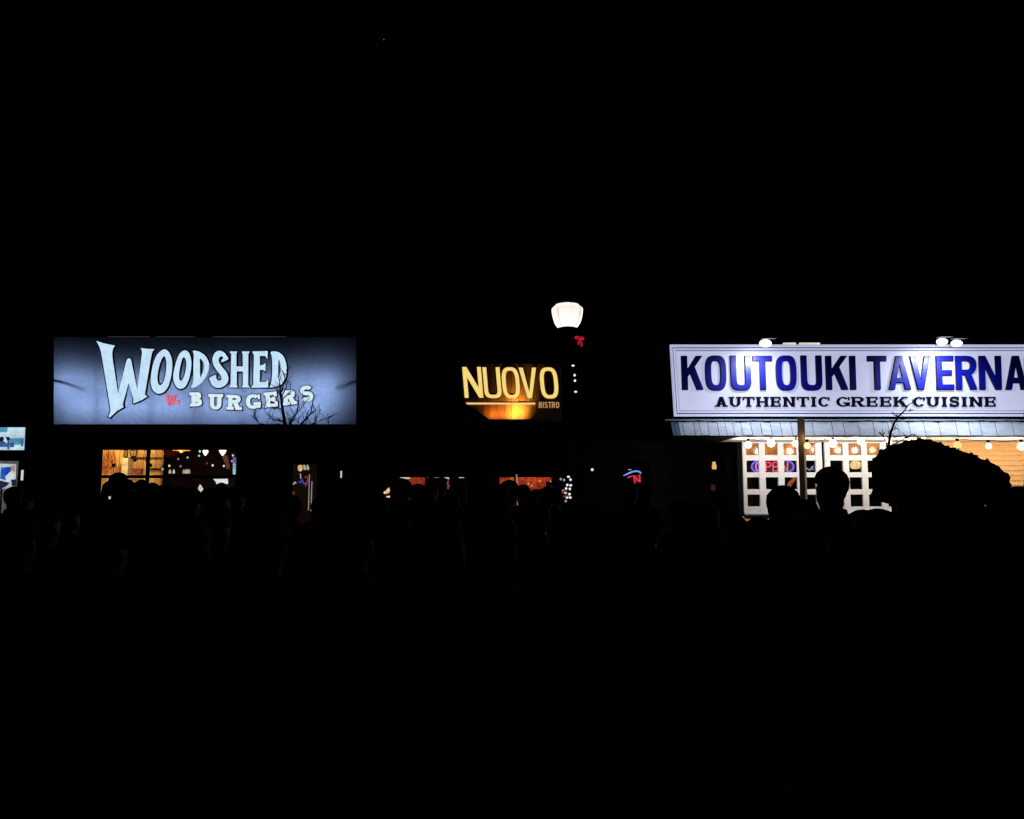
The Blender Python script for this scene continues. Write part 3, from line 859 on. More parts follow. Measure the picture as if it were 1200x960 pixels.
# ------------------------------------------------------------------ bistro
bis = thing('bistro_building', ((BB + NB) / 2, Y_WALL, 0.13), 'dark bistro between the burger restaurant and the white taverna', 'restaurant')
zt = Z(556.8, Y_WALL)
op = [(X(465, Y_WALL), X(549, Y_WALL), 0.75, zt), (X(583, Y_WALL), X(649, Y_WALL), 0.75, zt), (X(728, Y_WALL), X(762, Y_WALL), 0.75, Z(541, Y_WALL))]
wall_boxes(MB(), BB + 0.005, NB - 0.005, 0.13, 5.6, Y_WALL, Y_WALL + 0.25, op).build('wall', M['dark_wall'], bis)
MB().box((BB + 0.005, Y_WALL + 0.25, 5.3), (NB - 0.005, 27, 5.42)).build('roof', M['roof'], bis)
MB().box((BB + 0.01, Y_WALL - 0.06, 5.6), (NB - 0.01, Y_WALL + 0.31, 5.72)).build('coping', M['black'], bis)
for o_, xm in zip(op, (X(503, Y_WALL), X(604, Y_WALL), X(745, Y_WALL))):
    pane_and_frame(bis, *o_, Y_WALL + 0.08, M['black'], 0.05, xs=[xm] if xm < 1 else [])
redroom = mat('red_plaster', (0.50, 0.085, 0.026), 0.7, noise=0.65, nscale=9, bump=0.3)
room(bis, X(450, Y_WALL), X(770, Y_WALL), zt + 0.45, Y_WALL + 0.25, Y_WALL + 3.6, M['board_dark'])
Yq = Y_WALL + 0.9
for x0, x1, lx, e in ((479, 498, 488, 3.0), (584, 650, 618, 8)):
    MB().box((X(x0, Yq), Yq, 0.5), (X(x1, Yq), Yq + 0.06, zt + 0.4)).build('red_screen', redroom, bis)
    lamp('red_lamp', 'AREA', (X(lx, Yq), Yq - 0.5, zt + 0.3), e, (1.0, 0.45, 0.25), bis, rot=aim((0, 0.75, -0.65)), sx=X(x1, Yq) - X(x0, Yq), sy=0.1)
for pts_, c, es in (([(468.5, 559.8), (480, 557.6), (481, 561), (477, 561.5)], (0.95, 0.70, 0.48), 0.9), ([(501, 558.2), (503, 557.8), (503, 560), (501, 560)], (0.5, 0.5, 0.4), 0.6),
                    ([(507.5, 558.2), (515, 557.9), (515, 560), (509, 560)], (0.6, 0.4, 0.34), 0.5), ([(518, 558.6), (525.5, 558.5), (526.5, 562), (524, 561)], (0.95, 0.75, 0.6), 0.8),
                    ([(532, 557.2), (543.6, 557.2), (544, 560), (539, 560.4)], (0.95, 0.78, 0.55), 0.85)):
    q = MB()
    solid(q, [(pts_, [])], Yq - 0.2, 0.05)
    tag(rooted('ceiling_lamp', q, glow('bistro_lamp_%d' % pts_[0][0], c, es), {468: 'long cream lamp at the left end of the left bistro window', 501: 'tiny dim lamp between the red glow and its neighbours in the left bistro window', 507: 'small dim pinkish lamp in the middle of the left bistro window', 518: 'cream lamp just above the hanging pink beads', 532: 'long cream lamp at the right end of the left bistro window'}[int(pts_[0][0])], 'lamp', 'cream lamps in the left bistro window'))
q = MB()
for k in range(8): q.ball(at(522.5 + random.uniform(0, 4), 564 + k * 1.2, Yq - 0.3), 0.02, 6, 5)
tag(rooted('hanging_ornament', q, glow('ornament_pink', (0.40, 0.10, 0.09), 0.6), 'drop of dim pink beads hanging in the left bistro window', 'ornament'))
rs = thing('fairy_lights', at(625, 562, Yq - 0.25), 'few pale bulbs scattered over the red lit right bistro window', 'fairy lights')
dd = [(622, 558.8), (619.3, 567), (623, 569.3), (632.5, 564), (638, 557.8), (644.8, 564.4), (598.2, 571.8), (600, 559)]
MB().tube([at(a, b, Yq - 0.24) for a, b in sorted(dd)], 0.003, 4).build('wire', M['black'], rs)
for a, b in dd: MB().ball(at(a, b, Yq - 0.25), 0.022, 8, 6).build('bulb', glow('bulb_apricot', (1, 0.55, 0.35), 0.8), rs, True)
tag(rooted('thin_pole', MB().tube([at(605.4, 556, 14.5), at(606.2, 576, 14.5), at(607.4, 600, 14.5), (at(607.4, 600, 14.5).x, 14.5, 0.13)], 0.013, 6), glow('lit_pole', (0.6, 0.55, 0.5), 0.42), 'thin pale upright pole in front of the red bistro window', 'pole'))  # light along the pole is put in as emission
tag(rooted('warm_glow', solid(MB(), [([(450, 577), (453, 575), (456, 571.5), (457, 575), (455.6, 578), (451, 579)], []), ([(453, 581.5), (457.5, 581), (456.5, 583.4), (454, 583)], [])], 13.5, 0.06), glow('warm_orange_glow', (1.0, 0.60, 0.30), 0.9, 0.3, 16), 'small warm flame-coloured glow low in the dark left of the bistro', 'lantern'))  # small orange glow put in as an emissive shape
tag(rooted('wall_light', MB().ball(at(694, 550.5, 18.9), 0.033, 10, 8), glow('wall_spot', (0.8, 0.85, 1.0), 0.9), 'single tiny white wall light right of the lamp post', 'wall light'))

# bistro sign: vertical planks, solid lit letters, LED bar, up-light on a ledge
YS = Y_WALL - 0.16
sg = thing('bistro_sign', at(600, 494, YS), 'wooden bistro sign with glowing yellow NUOVO letters over a warm up-light', 'sign')
MB().box((X(540, YS), YS + 0.05, Z(493, YS)), (X(659, YS), Y_WALL - 0.004, Z(426, YS))).build('backing', M['black'], sg)
xs = [540 + i * 8.5 for i in range(15)]
for i in range(14):
    MB().box((X(xs[i], YS) + 0.004, YS - random.uniform(0, 0.01), Z(492.5, YS)), (X(xs[i + 1], YS) - 0.004, YS + 0.048, Z(426.5, YS))).build('plank', [M['sign_wood'], M['sign_wood2'], M['sign_wood']][i % 3], sg)
MB().box((X(536, YS), YS - 0.34, Z(495.3, YS)), (X(662, YS), Y_WALL - 0.004, Z(493.2, YS))).build('ledge', mat('ledge_grey', (0.25, 0.22, 0.2), 0.6, noise=0.3, nscale=8), sg)
# sloping cheek board hiding the lower left corner
solid(MB(), [([(528, 462), (546, 473), (560, 482), (575, 493), (528, 493)], [])], YS - 0.30, 0.03).build('cheek_board', M['black'], sg)
NU = glow('letter_yellow', (0.97, 0.70, 0.20), 0.97, 0.06, 14)
for ch, x0, x1, y0, y1 in (('N', 543.6, 565.4, 430.3, 466.3), ('U', 567.2, 587.2, 430.6, 466.8), ('O', 588.8, 609.2, 430.6, 467), ('V', 609.6, 630, 431, 466.8), ('O', 633.4, 654.2, 430.8, 467.2)):
    letter(sg, place(glyph(ch, x1 - x0, y1 - y0, 4.5, 3.9, 3.0), x0 - 0.4, y1, y1 - y0, shear=0.085, cx=(x1 - x0) / 2), YS - 0.011, NU, 0.015)
for k, ch in enumerate('BISTRO'):
    wd = [3.6, 1.6, 3.6, 3.6, 3.8, 3.8][k]
    x = 631.4 + [0, 4.4, 6.7, 11.0, 15.3, 20.0][k]
    letter(sg, place(glyph(ch, wd, 7.0, 1.05, 1.0, 2.6), x, 478.2, 7.0), YS - 0.011, glow('letter_amber', (0.85, 0.48, 0.20), 0.62), 0.012)
MB().box((X(546.5, YS, 473), YS - 0.025, Z(474.0, YS)), (X(627.2, YS, 473), YS - 0.0115, Z(472.2, YS))).build('led_bar', glow('led_bar', (1.0, 0.68, 0.30), 0.95), sg)
p = at(604, 492.2, YS - 0.24)
MB().box(p + Vector((-0.66, -0.03, -0.02)), p + Vector((0.36, 0.03, 0.012))).build('up_light', M['black'], sg)
lamp('up_light_beam', 'AREA', p + Vector((0.02, 0, 0.03)), 2.8, (1.0, 0.62, 0.16), sg, rot=aim((0, 0.80, 0.60)), sx=0.40, sy=0.04, spread=R(92))
lamp('up_light_beam', 'AREA', p + Vector((-0.42, 0, 0.03)), 1.1, (1.0, 0.36, 0.10), sg, rot=aim((0, 0.80, 0.60)), sx=0.44, sy=0.04, spread=R(90))  # added beam that reddens the left of the glow pool
lamp('up_light_beam', 'AREA', p + Vector((0.06, -0.02, 0.03)), 2.4, (1.0, 0.58, 0.14), sg, rot=aim((0, 0.50, 0.86)), sx=0.3, sy=0.04, spread=R(74))  # added beam that carries the glow pool further up

# neon sign in the small window
Yn = Y_WALL + 0.02
ne = thing('neon_sign', at(743, 567, Yn), 'small neon sign with a blue arc over a red letter N', 'neon sign')
MB().tube([at(x, y, Yn) for x, y in ((730.5, 557.5), (733, 556.6), (737, 554.6), (742, 552.7), (746, 552.2), (749, 552.8), (751.2, 554), (750, 555.6))], [0.008, 0.014, 0.018, 0.018, 0.018, 0.018, 0.016, 0.01], 8).build('blue_tube', glow('neon_blue', (0.20, 0.36, 1.0), 0.9), ne)
MB().tube([at(x, y, Yn + 0.01) for x, y in ((735.5, 560), (738.5, 558.6), (742.5, 557.4), (744.2, 566.5))], 0.014, 8).tube([at(x, y, Yn + 0.01) for x, y in ((742.8, 557.6), (746, 561.5), (750.2, 565))], 0.016, 8).tube([at(x, y, Yn + 0.01) for x, y in ((750, 565), (749.6, 556.8))], 0.014, 8).build('red_tube', glow('neon_red', (0.85, 0.03, 0.06), 0.9), ne)
MB().tube([at(736.2, 550.3, Yn), at(740, 550.6, Yn)], 0.011, 6).build('pink_tube', glow('neon_pale', (0.55, 0.42, 0.7), 0.6), ne)
solid(MB(), [([(743.2, 557.6), (750.2, 556), (750.6, 565), (744.5, 565)], [])], Yn + 0.06, 0.005).build('red_backing', glow('neon_red_plate', (0.25, 0.004, 0.012), 0.7), ne)
lamp('neon_light', 'POINT', at(744, 559, Yn - 0.1), 0.06, (1, 0.1, 0.2), ne, 0.05)

# ------------------------------------------------------------------ white taverna
Yw = Y_WALL
tav = thing('taverna_building', (X(1035, Yw), Yw, 0.13), 'warmly lit taverna with white paned windows and orange timber cladding', 'restaurant')
tx0, tx1 = X(868.5, Yw), X(1420, Yw)
zt = 3.45
wa = (X(870.5, Yw), X(963.5, Yw), Z(602, Yw), Z(514.5, Yw))
wb = (X(967, Yw), X(1082, Yw), Z(602, Yw), Z(514.5, Yw))
wall_boxes(MB(), tx0, tx1, 0.13, 5.6, Yw + 0.06, Yw + 0.3, [wa, wb]).build('wall', M['dark_wall'], tav)
MB().box((NB + 0.005, Yw + 0.3, 5.3), (tx1, 27, 5.42)).build('roof', M['roof'], tav)
wall_boxes(MB(), NB + 0.005, tx0 - 0.005, 0.13, 5.6, Yw + 1.3, Yw + 1.5, []).build('entrance_wall', M['black'], tav)
MB().box((NB + 0.005, Yw + 0.3, 0.13), (NB + 0.2, Yw + 1.297, 5.3)).build('entrance_cheek', M['black'], tav)
MB().box((NB + 0.21, Yw + 0.1, 3.6), (tx0 - 0.006, Yw + 0.3, 5.6)).build('lintel', M['black'], tav)
MB().box((tx0 - 0.09, Yw - 0.02, 0.13), (tx0 - 0.004, Yw + 0.3, zt)).build('corner_board', M['black'], tav)
MB().box((tx0, Yw - 0.02, Z(514, Yw)), (X(1085, Yw), Yw + 0.057, Z(509, Yw))).build('head_board', M['white_frame'], tav)
# clapboards: below the windows, and the whole wall right of them
for i in range(9):
    z0 = 0.14 + i * 0.115
    if z0 + 0.115 > wa[2] - 0.02: break
    MB().add([(tx0, Yw + 0.015, z0), (wb[1], Yw + 0.015, z0), (wb[1], Yw + 0.055, z0), (tx0, Yw + 0.055, z0),
              (tx0, Yw + 0.042, z0 + 0.113), (wb[1], Yw + 0.042, z0 + 0.113), (wb[1], Yw + 0.055, z0 + 0.113), (tx0, Yw + 0.055, z0 + 0.113)],
             [(3, 2, 1, 0), (4, 5, 6, 7), (0, 1, 5, 4), (1, 2, 6, 5), (2, 3, 7, 6), (3, 0, 4, 7)]).build('siding_board', M['siding'], tav)
for i in range(28):
    z0 = 0.14 + i * 0.115
    xa = X(1085, Yw) + 0.003
    MB().add([(xa, Yw - 0.005, z0), (tx1, Yw - 0.005, z0), (tx1, Yw + 0.055, z0), (xa, Yw + 0.055, z0),
              (xa, Yw + 0.022, z0 + 0.113), (tx1, Yw + 0.022, z0 + 0.113), (tx1, Yw + 0.055, z0 + 0.113), (xa, Yw + 0.055, z0 + 0.113)],
             [(3, 2, 1, 0), (4, 5, 6, 7), (0, 1, 5, 4), (1, 2, 6, 5), (2, 3, 7, 6), (3, 0, 4, 7)]).build('siding_board', M['siding'], tav)


def paned(cols, rows, x0, x1, z0, z1):
    fb = MB()
    xs_ = [x0] + [v for c in cols for v in (X(c[0], Yw), X(c[1], Yw))] + [x1]
    for i in range(0, len(xs_), 2): fb.box((xs_[i], Yw - 0.012, z0), (xs_[i + 1], Yw + 0.058, z1))
    zs_ = [z1] + [v for r in rows for v in (Z(r[0], Yw), Z(r[1], Yw))] + [z0]
    for c in cols:
        a, b = X(c[0], Yw), X(c[1], Yw)
        for j in range(0, len(zs_), 2): fb.box((a, Yw - 0.004, zs_[j + 1]), (b, Yw + 0.052, zs_[j]))
    fr = fb.build('window', M['white_frame'], tav)
    for c in cols:
        for r in rows:
            MB().box((X(c[0], Yw), Yw + 0.03, Z(r[1], Yw)), (X(c[1], Yw), Yw + 0.036, Z(r[0], Yw))).build('pane', M['glass'], fr)
    sb = MB().box((x0 + 0.01, Yw - 0.05, z0 - 0.03), (x1 - 0.01, Yw + 0.05, z0 - 0.002))
    sb.build('sill', mat('blue_sill', (0.22, 0.32, 0.5), 0.5, noise=0.1), fr)


rows = [(519.6, 533.4), (539.8, 553.6), (559.4, 573.4), (579.6, 593.6)]
paned([(874.8, 889.6), (896.8, 911.8), (918.8, 934), (943.5, 956)], rows, *wa)
paned([(973, 988.2), (995, 1010), (1016.6, 1032), (1039, 1054), (1061, 1076)], rows, *wb)
# room behind
room(tav, tx0 + 0.05, X(1110, Yw), zt, Yw + 0.32, Yw + 3.4, mat('navy_wall', (0.012, 0.014, 0.03), 0.9, noise=0.3, nscale=4), mat('tavern_ceiling', (0.3, 0.18, 0.09), 0.8, noise=0.2, nscale=4))
bh = MB().box((tx0 + 0.06, Yw + 1.5, Z(537.5, Yw + 1.5)), (X(1108, Yw), Yw + 1.56, zt - 0.004)).build('timber_bulkhead', mat('bulkhead', (0.50, 0.27, 0.10), 0.6, noise=0.55, nscale=5, bump=0.3), tav)
for i in range(12):
    xx = X(872 + i * 20, Yw + 1.5)
    MB().box((xx, Yw + 1.46, Z(537.5, Yw + 1.5) + 0.01), (xx + 0.06, Yw + 1.498, zt - 0.006)).build('batten', M['wood_red'], bh)
lamp('ceiling_strip', 'AREA', (X(985, Yw), Yw + 0.75, zt - 0.08), 34, (1.0, 0.58, 0.24), tav, rot=aim((0, 0.9, -0.35)), sx=4.2, sy=0.15)
p = at(1002.5, 545, Yw + 1.1)
t = thing('pendant_lamp', p, 'glowing cream pendant lamp in the second row of right window panes', 'pendant lamp')
MB().lathe(p, [(0.03, -0.1), (0.1, -0.085), (0.125, 0.0), (0.11, 0.07), (0.03, 0.11)], 16).build('shade', glow('pend_cream', (1.0, 0.66, 0.30), 1.1, 0.35, 9), t, True)
MB().tube([p + Vector((0, 0, 0.11)), (p.x, p.y, zt)], 0.006, 5).build('cord', M['black'], t)
q = MB()
solid(q, [([(921, 571), (924, 565), (930, 559.5), (933.5, 558.5), (931, 563), (927, 569), (924, 573)], [])], Yw + 0.8, 0.05)
tag(rooted('red_glow_streak', q, glow('streak_glow', (0.30, 0.07, 0.02), 0.9, 0.6, 12), 'rusty red slanting streak of painted glow behind the third row of taverna panes', 'picture'))  # lit streak put in as an emissive shape
tag(rooted('script_sign', MB().tube([at(x, y, Yw + 0.2) for x, y in ((944.5, 551), (946, 548.5), (947.5, 550.5), (949, 551.5), (951, 547.5), (953, 546), (951.5, 550), (953.5, 550.6))], 0.014, 6), glow('script_blue', (0.42, 0.5, 0.75), 0.6), 'small pale blue looping neon behind the pane right of the post', 'neon sign'))

# neon OPEN
Yo = Yw + 0.16
on = thing('open_sign', at(905, 556, Yo), 'red OPEN neon in a violet blue oval behind taverna panes', 'neon sign')
ell = superarc(905.5, 547, 24.5, 8.6, 0, 360, 2.4, 40)
MB().tube([at(x, y, Yo + 0.02) for x, y in ell], 0.022, 6).build('blue_oval', glow('neon_violet', (0.20, 0.16, 1.0), 0.95), on)
solid(MB(), [(superarc(905.5, 547, 24, 8.2, 0, 354, 2.4, 40), [])], Yo + 0.12, 0.01).build('backing', glow('neon_plate', (0.30, 0.005, 0.03), 0.25), on)
nr = glow('neon_pink', (1.0, 0.10, 0.16), 1.15)


def neon(parent, paths, m, r=0.018):
    mb = MB()
    for i, pa in enumerate(paths): mb.tube([at(x, y, Yo - 0.004 * i) for x, y in pa], r, 6)
    return mb.build('neon_letter', m, parent)


neon(on, [superarc(890, 547, 4.2, 5.0, 0, 360, 2.3, 20)], glow('neon_violet_pink', (0.75, 0.25, 1.0), 1.0))
neon(on, [[(897.5, 552), (897.5, 542), (901, 542), (903, 543.2), (903, 546), (901, 547.2), (897.5, 547.2)]], nr)
neon(on, [[(912, 542), (906, 542), (906, 552), (912, 552)], [(906, 547), (911, 547)]], nr)
neon(on, [[(916.5, 552), (916.5, 542), (923, 552), (923, 542)]], glow('neon_rose', (1.0, 0.30, 0.45), 0.95))
lamp('open_glow', 'POINT', at(904, 547, Yo - 0.10), 0.35, (1.0, 0.12, 0.30), on, 0.06)
lamp('open_glow', 'POINT', at(887, 547, Yo - 0.10), 0.22, (0.35, 0.2, 1.0), on, 0.06)

# entrance alcove: amber lantern and a dim plum glimmer under it
p = at(836, 546, Yw + 1.2)
t = thing('entrance_lantern', p, 'small amber lantern glowing alone in the black taverna entrance', 'lantern')
solid(MB(), [([(834.6, 541.6), (837.4, 541.2), (837.8, 544), (838.8, 546), (838.6, 550), (834.6, 550), (834.2, 546), (834.8, 544)], [])], Yw + 1.2, 0.08).build('glass', glow('amber', (0.95, 0.52, 0.18), 0.85, 0.2, 20), t)
MB().box((p.x - 0.07, Yw + 1.13, Z(541, Yw + 1.2)), (p.x + 0.07, Yw + 1.295, Z(540.2, Yw + 1.2))).build('cap', M['black'], t)
tag(rooted('plum_glimmer', MB().box(at(833.6, 575, Yw + 1.2), at(837.4, 568, Yw + 1.26)), glow('glimmer', (0.025, 0.008, 0.012), 1.0), 'barely visible dim plum glimmer under the amber lantern', 'glimmer'))  # plum glimmer put in as faint emission

# canopy: pale standing-seam metal slope with gutter, bulbs below
Yc0, Yc1 = 17.25, 17.95                                   # front (low) edge, back (high) edge
can = thing('metal_canopy', (X(1000, Yc0, 503), Yc0, Z(511, Yc0)), 'sloping pale metal canopy of narrow panels beneath the taverna sign', 'canopy')
zl, zh = Z(510.4, Yc0), Z(494.6, Yc1)
edge = [788.5, 793, 797.5, 802, 815, 822, 831.5, 843, 852, 861, 870.5, 882, 893.5, 905, 917, 929]
x = 941.0
while x < 1400:
    edge.append(x)
    x += random.choice((11, 13.5, 15, 17.5, 20, 22.5))
for i in range(len(edge) - 1):
    xa, xb = X(edge[i], Yc0, 503) + 0.006, X(edge[i + 1], Yc0, 503) - 0.006
    ta, tb = X(edge[i] - 2.6, Yc1, 503) + 0.006, X(edge[i + 1] - 2.6, Yc1, 503) - 0.006
    m = M['metal_roof3'] if i < 2 else (M['metal_roof'] if random.random() < 0.6 else M['metal_roof2'])
    t_ = 0.03 + random.uniform(0, 0.016)
    dz = random.uniform(-0.008, 0.008)
    MB().add([(xa, Yc0, zl + dz), (xb, Yc0, zl + dz), (tb, Yc1, zh), (ta, Yc1, zh), (xa, Yc0, zl - 0.012), (xb, Yc0, zl - 0.012), (tb, Yc1, zh - t_), (ta, Yc1, zh - t_)],
             [(0, 1, 2, 3), (7, 6, 5, 4), (4, 5, 1, 0), (5, 6, 2, 1), (6, 7, 3, 2), (7, 4, 0, 3)]).build('roof_panel', m, can)
cx0, cx1 = X(788.5, Yc0, 503), X(1396, Yc0, 503)
xm = X(866, Yc0, 510)
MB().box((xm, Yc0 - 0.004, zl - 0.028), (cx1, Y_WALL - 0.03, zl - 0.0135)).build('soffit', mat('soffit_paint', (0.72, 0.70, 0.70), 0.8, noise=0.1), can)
MB().box((cx0 + 0.02, Yc0 - 0.004, zl - 0.028), (xm - 0.003, Y_WALL + 0.05, zl - 0.0135)).build('entrance_soffit', M['black'], can)  # black colour stands in for shade under the canopy's left end
MB().box((cx0, Yc1 + 0.01, zh - 0.03), (cx1, Yc1 + 0.10, zh + 0.02)).build('gutter', M['black'], can)
MB().box((cx0 - 0.02, Yc1 + 0.0, zh + 0.028), (cx1, Yc1 + 0.10, zh + 0.062)).build('flashing', M['white_frame'], can)
cab = MB()
pts = [at(792 + i * 9, 493.9 + 0.7 * math.sin(i * 1.7) + random.uniform(-0.3, 0.3), Yc1 - 0.06) for i in range(68)]
cab.tube(pts, 0.012, 5).build('cable', M['black'], can)

# post in front of the canopy
pp0 = at(941.5, 489.5, 17.05)
post = MB().box((X(937.2, 17.05), 17.02, 0.13), (X(943.8, 17.05), 17.15, pp0.z))
pt = thing('timber_post', (X(940.5, 17.05), 17.08, 0.13), 'narrow timber post standing before the canopy between the two paned windows', 'post')
a = R(-38)
pb = MB()
xc = X(940.6, 17.08)
w_ = 0.058
cr = [(xc + w_ * (c * math.cos(a) - s * math.sin(a)), 17.08 + w_ * (c * math.sin(a) + s * math.cos(a))) for c, s in ((-1, -1), (1, -1), (1, 1), (-1, 1))]
pb.add([(q[0], q[1], 0.13) for q in cr] + [(q[0], q[1], pp0.z) for q in cr], [(3, 2, 1, 0), (4, 5, 6, 7), (0, 1, 5, 4), (1, 2, 6, 5), (2, 3, 7, 6), (3, 0, 4, 7)])
pb.build('post', mat('weathered_post', (0.18, 0.125, 0.07), 0.8, noise=0.35, nscale=10, stretch=(6, 6, 0.6)), pt)
MB().box((xc - 0.1, 17.0, 0.131), (xc + 0.1, 17.17, 0.2)).build('foot_plate', M['black'], pt)

# bulbs on a cord under the canopy edge
YB = 17.6
sl = thing('string_lights', at(1000, 515, YB), 'cord of large warm bulbs hanging under the pale canopy edge', 'string lights')
bulbs = [(877, 521.5, 1.0, 'w'), (903.5, 519.5, 1.15, 'w'), (932.5, 520, 1.0, 'w'), (946, 522.5, 0.9, 'y'), (976, 520, 1.15, 'w'), (1009, 517.5, 1.05, 'w'), (1041, 518.5, 1.0, 'w'),
         (1064, 518.5, 1.0, 'w'), (1087.5, 518.3, 1.05, 'a'), (1122, 522, 1.1, 'a'), (1158.5, 522.8, 0.85, 'w'), (1197, 523.3, 1.15, 'w'), (1236, 523, 1.0, 'w'), (1272, 523, 1.0, 'w')]
gb = dict(w=glow('bulb_warm_white', (1.0, 0.86, 0.66), 3.0), y=glow('bulb_yellow', (1.0, 0.72, 0.32), 1.6), a=glow('bulb_amber', (1.0, 0.62, 0.20), 1.2))
cc = dict(w=(1.0, 0.80, 0.62), y=(1.0, 0.7, 0.4), a=(1.0, 0.62, 0.3))
cp = []
for i, (a, b, s, c) in enumerate(bulbs):
    yb = 16.88 if c == 'y' else YB
    p = at(a, b, yb)
    r = 0.075 * s
    bo = MB().lathe(p, [(0.012, -r), (r * 0.7, -r * 0.72), (r, -0.05 * r), (r * 0.82, r * 0.6), (r * 0.36, r * 1.05)], 16).build('bulb', gb[c], sl, True)
    MB().lathe(p + Vector((0, 0, r * 1.05)), [(0.032, 0), (0.034, 0.05), (0.012, 0.065)], 10).build('socket', M['black'], bo)
    top = p + Vector((0, 0, r * 1.05 + 0.06))
    cp += [Vector((top.x, YB, top.z)), Vector(((at(bulbs[min(i + 1, len(bulbs) - 1)][0], 515, YB).x + p.x) / 2, YB, top.z - 0.035))]
    lamp('bulb_light', 'POINT', p + (Vector((-0.03, 0.02, 0.15)) if c == 'y' else Vector((0, 0.13, -0.02))), {'w': 19, 'y': 1.6, 'a': 17}[c] * s, cc[c], sl, 0.06)
MB().tube(cp[:-1], 0.008, 5).build('cord', M['black'], sl)

# ------------------------------------------------------------------ taverna sign
YK = 18.05
k0, k1 = at(790, 488.3, YK), at(1330, 404.5, YK)
ks = thing('taverna_sign', (X(1000, YK), YK, k0.z), 'long white framed sign reading KOUTOUKI TAVERNA AUTHENTIC GREEK CUISINE in blue', 'sign')
c4 = [at(784.6, 404.6, YK), at(1330, 404.6, YK), at(1330, 488.2, YK), at(790, 488.2, YK)]


def ring(d0, d1, Y, depth, m, name):
    """one rail of the frame between two insets (photo pixels)"""
    o = [(784.6 + d0, 404.8 + d0), (1330 - d0, 404.8 + d0), (1330 - d0, 488.2 - d0), (789.6 + d0, 488.2 - d0)]
    i = [(784.6 + d1, 404.8 + d1), (1330 - d1, 404.8 + d1), (1330 - d1, 488.2 - d1), (789.6 + d1, 488.2 - d1)]
    return solid(MB(), [(o, [i])], Y, depth).build(name, m, ks)


ring(0, 2.4, YK, 0.10, mat('rail_white', (0.72, 0.76, 0.85), 0.45, emit=(0.6, 0.66, 0.92), es=0.65), 'outer_rail')  # added emission whitens the rail where the floods fall short
ring(2.4, 4.0, YK, 0.03, mat('rail_dark', (0.03, 0.035, 0.07), 0.5), 'groove')
ring(4.0, 6.2, YK, 0.08, mat('rail_lilac', (0.60, 0.58, 0.70), 0.45, emit=(0.6, 0.6, 0.88), es=0.65), 'inner_rail')  # inner rail brightened by emission as well
ring(6.2, 7.0, YK, 0.03, mat('rail_brown', (0.12, 0.07, 0.09), 0.5), 'groove')
pm = mat('sign_acrylic', (0.40, 0.41, 0.45), 0.35, emit=(0.52, 0.54, 0.78), es=0.86, coat=0.3)
solid(MB(), [([(784.6 + 7, 411.8), (1323, 411.8), (1323, 481.2), (789.2 + 7, 481.2)], [])], YK, 0.025).build('panel', pm, ks)
MB().box((c4[3].x, YK + 0.003, k0.z), (k1.x, YK + 0.22, k1.z)).build('cabinet', M['black'], ks)
for px in (850, 990, 1130, 1270):
    MB().box((X(px, YK), YK + 0.22, k0.z + 0.3), (X(px + 3, YK), Y_WALL + 0.05, k0.z + 0.38)).build('bracket', M['black'], ks)
blue = mat('letter_blue', (0.003, 0.007, 0.32), 0.4, coat=0.15, noise=0.05)
brown = mat('letter_edge', (0.10, 0.05, 0.07), 0.5)
YL = YK - 0.03
top, bot = 417.2, 456.2
for ch, x0, x1 in (('K', 799.2, 823.4), ('O', 826.8, 850.8), ('U', 856.4, 879.8), ('T', 882.6, 904.8), ('O', 909.6, 933), ('U', 939, 963), ('K', 968, 993), ('I', 994.6, 1004),
                   ('T', 1017, 1038.8), ('A', 1041, 1066.6), ('V', 1066.6, 1090.2), ('E', 1097.2, 1117.2), ('R', 1120.2, 1143.8), ('N', 1147.6, 1173), ('A', 1178, 1202.6)):
    H = bot - top + (1.2 if ch in 'OU' else 0)
    pc = place(glyph(ch, x1 - x0, H, 6.4, 5.6, 3.2), x0, bot + (0.8 if ch in 'OU' else 0), H, shear=0.035, cx=(x1 - x0) / 2)
    letter(ks, pc, YL, blue, 0.03, 0.55, brown, 0.7, -0.5)
ink = mat('letter_black', (0.006, 0.006, 0.010), 0.5)
WID = dict(A=1.12, U=1.1, T=1.05, H=1.15, E=1.0, N=1.15, I=0.6, C=1.0, G=1.08, R=1.12, K=1.15, S=0.85)
for word, x0, x1 in (('AUTHENTIC', 837.6, 972), ('GREEK', 979.8, 1063.2), ('CUISINE', 1069.6, 1167.2)):
    gap = 0.10
    tot = sum(WID[c] for c in word) + gap * (len(word) - 1)
    k = (x1 - x0) / tot
    x = x0
    for ch in word:
        W = WID[ch] * k
        letter(ks, place(glyph(ch, W, 11.8, 3.7, 1.9, 2.0, 1.25, 1.8), x, 477.0, 11.8, shear=0.02, cx=W / 2), YL, ink, 0.02)
        x += W + gap * k
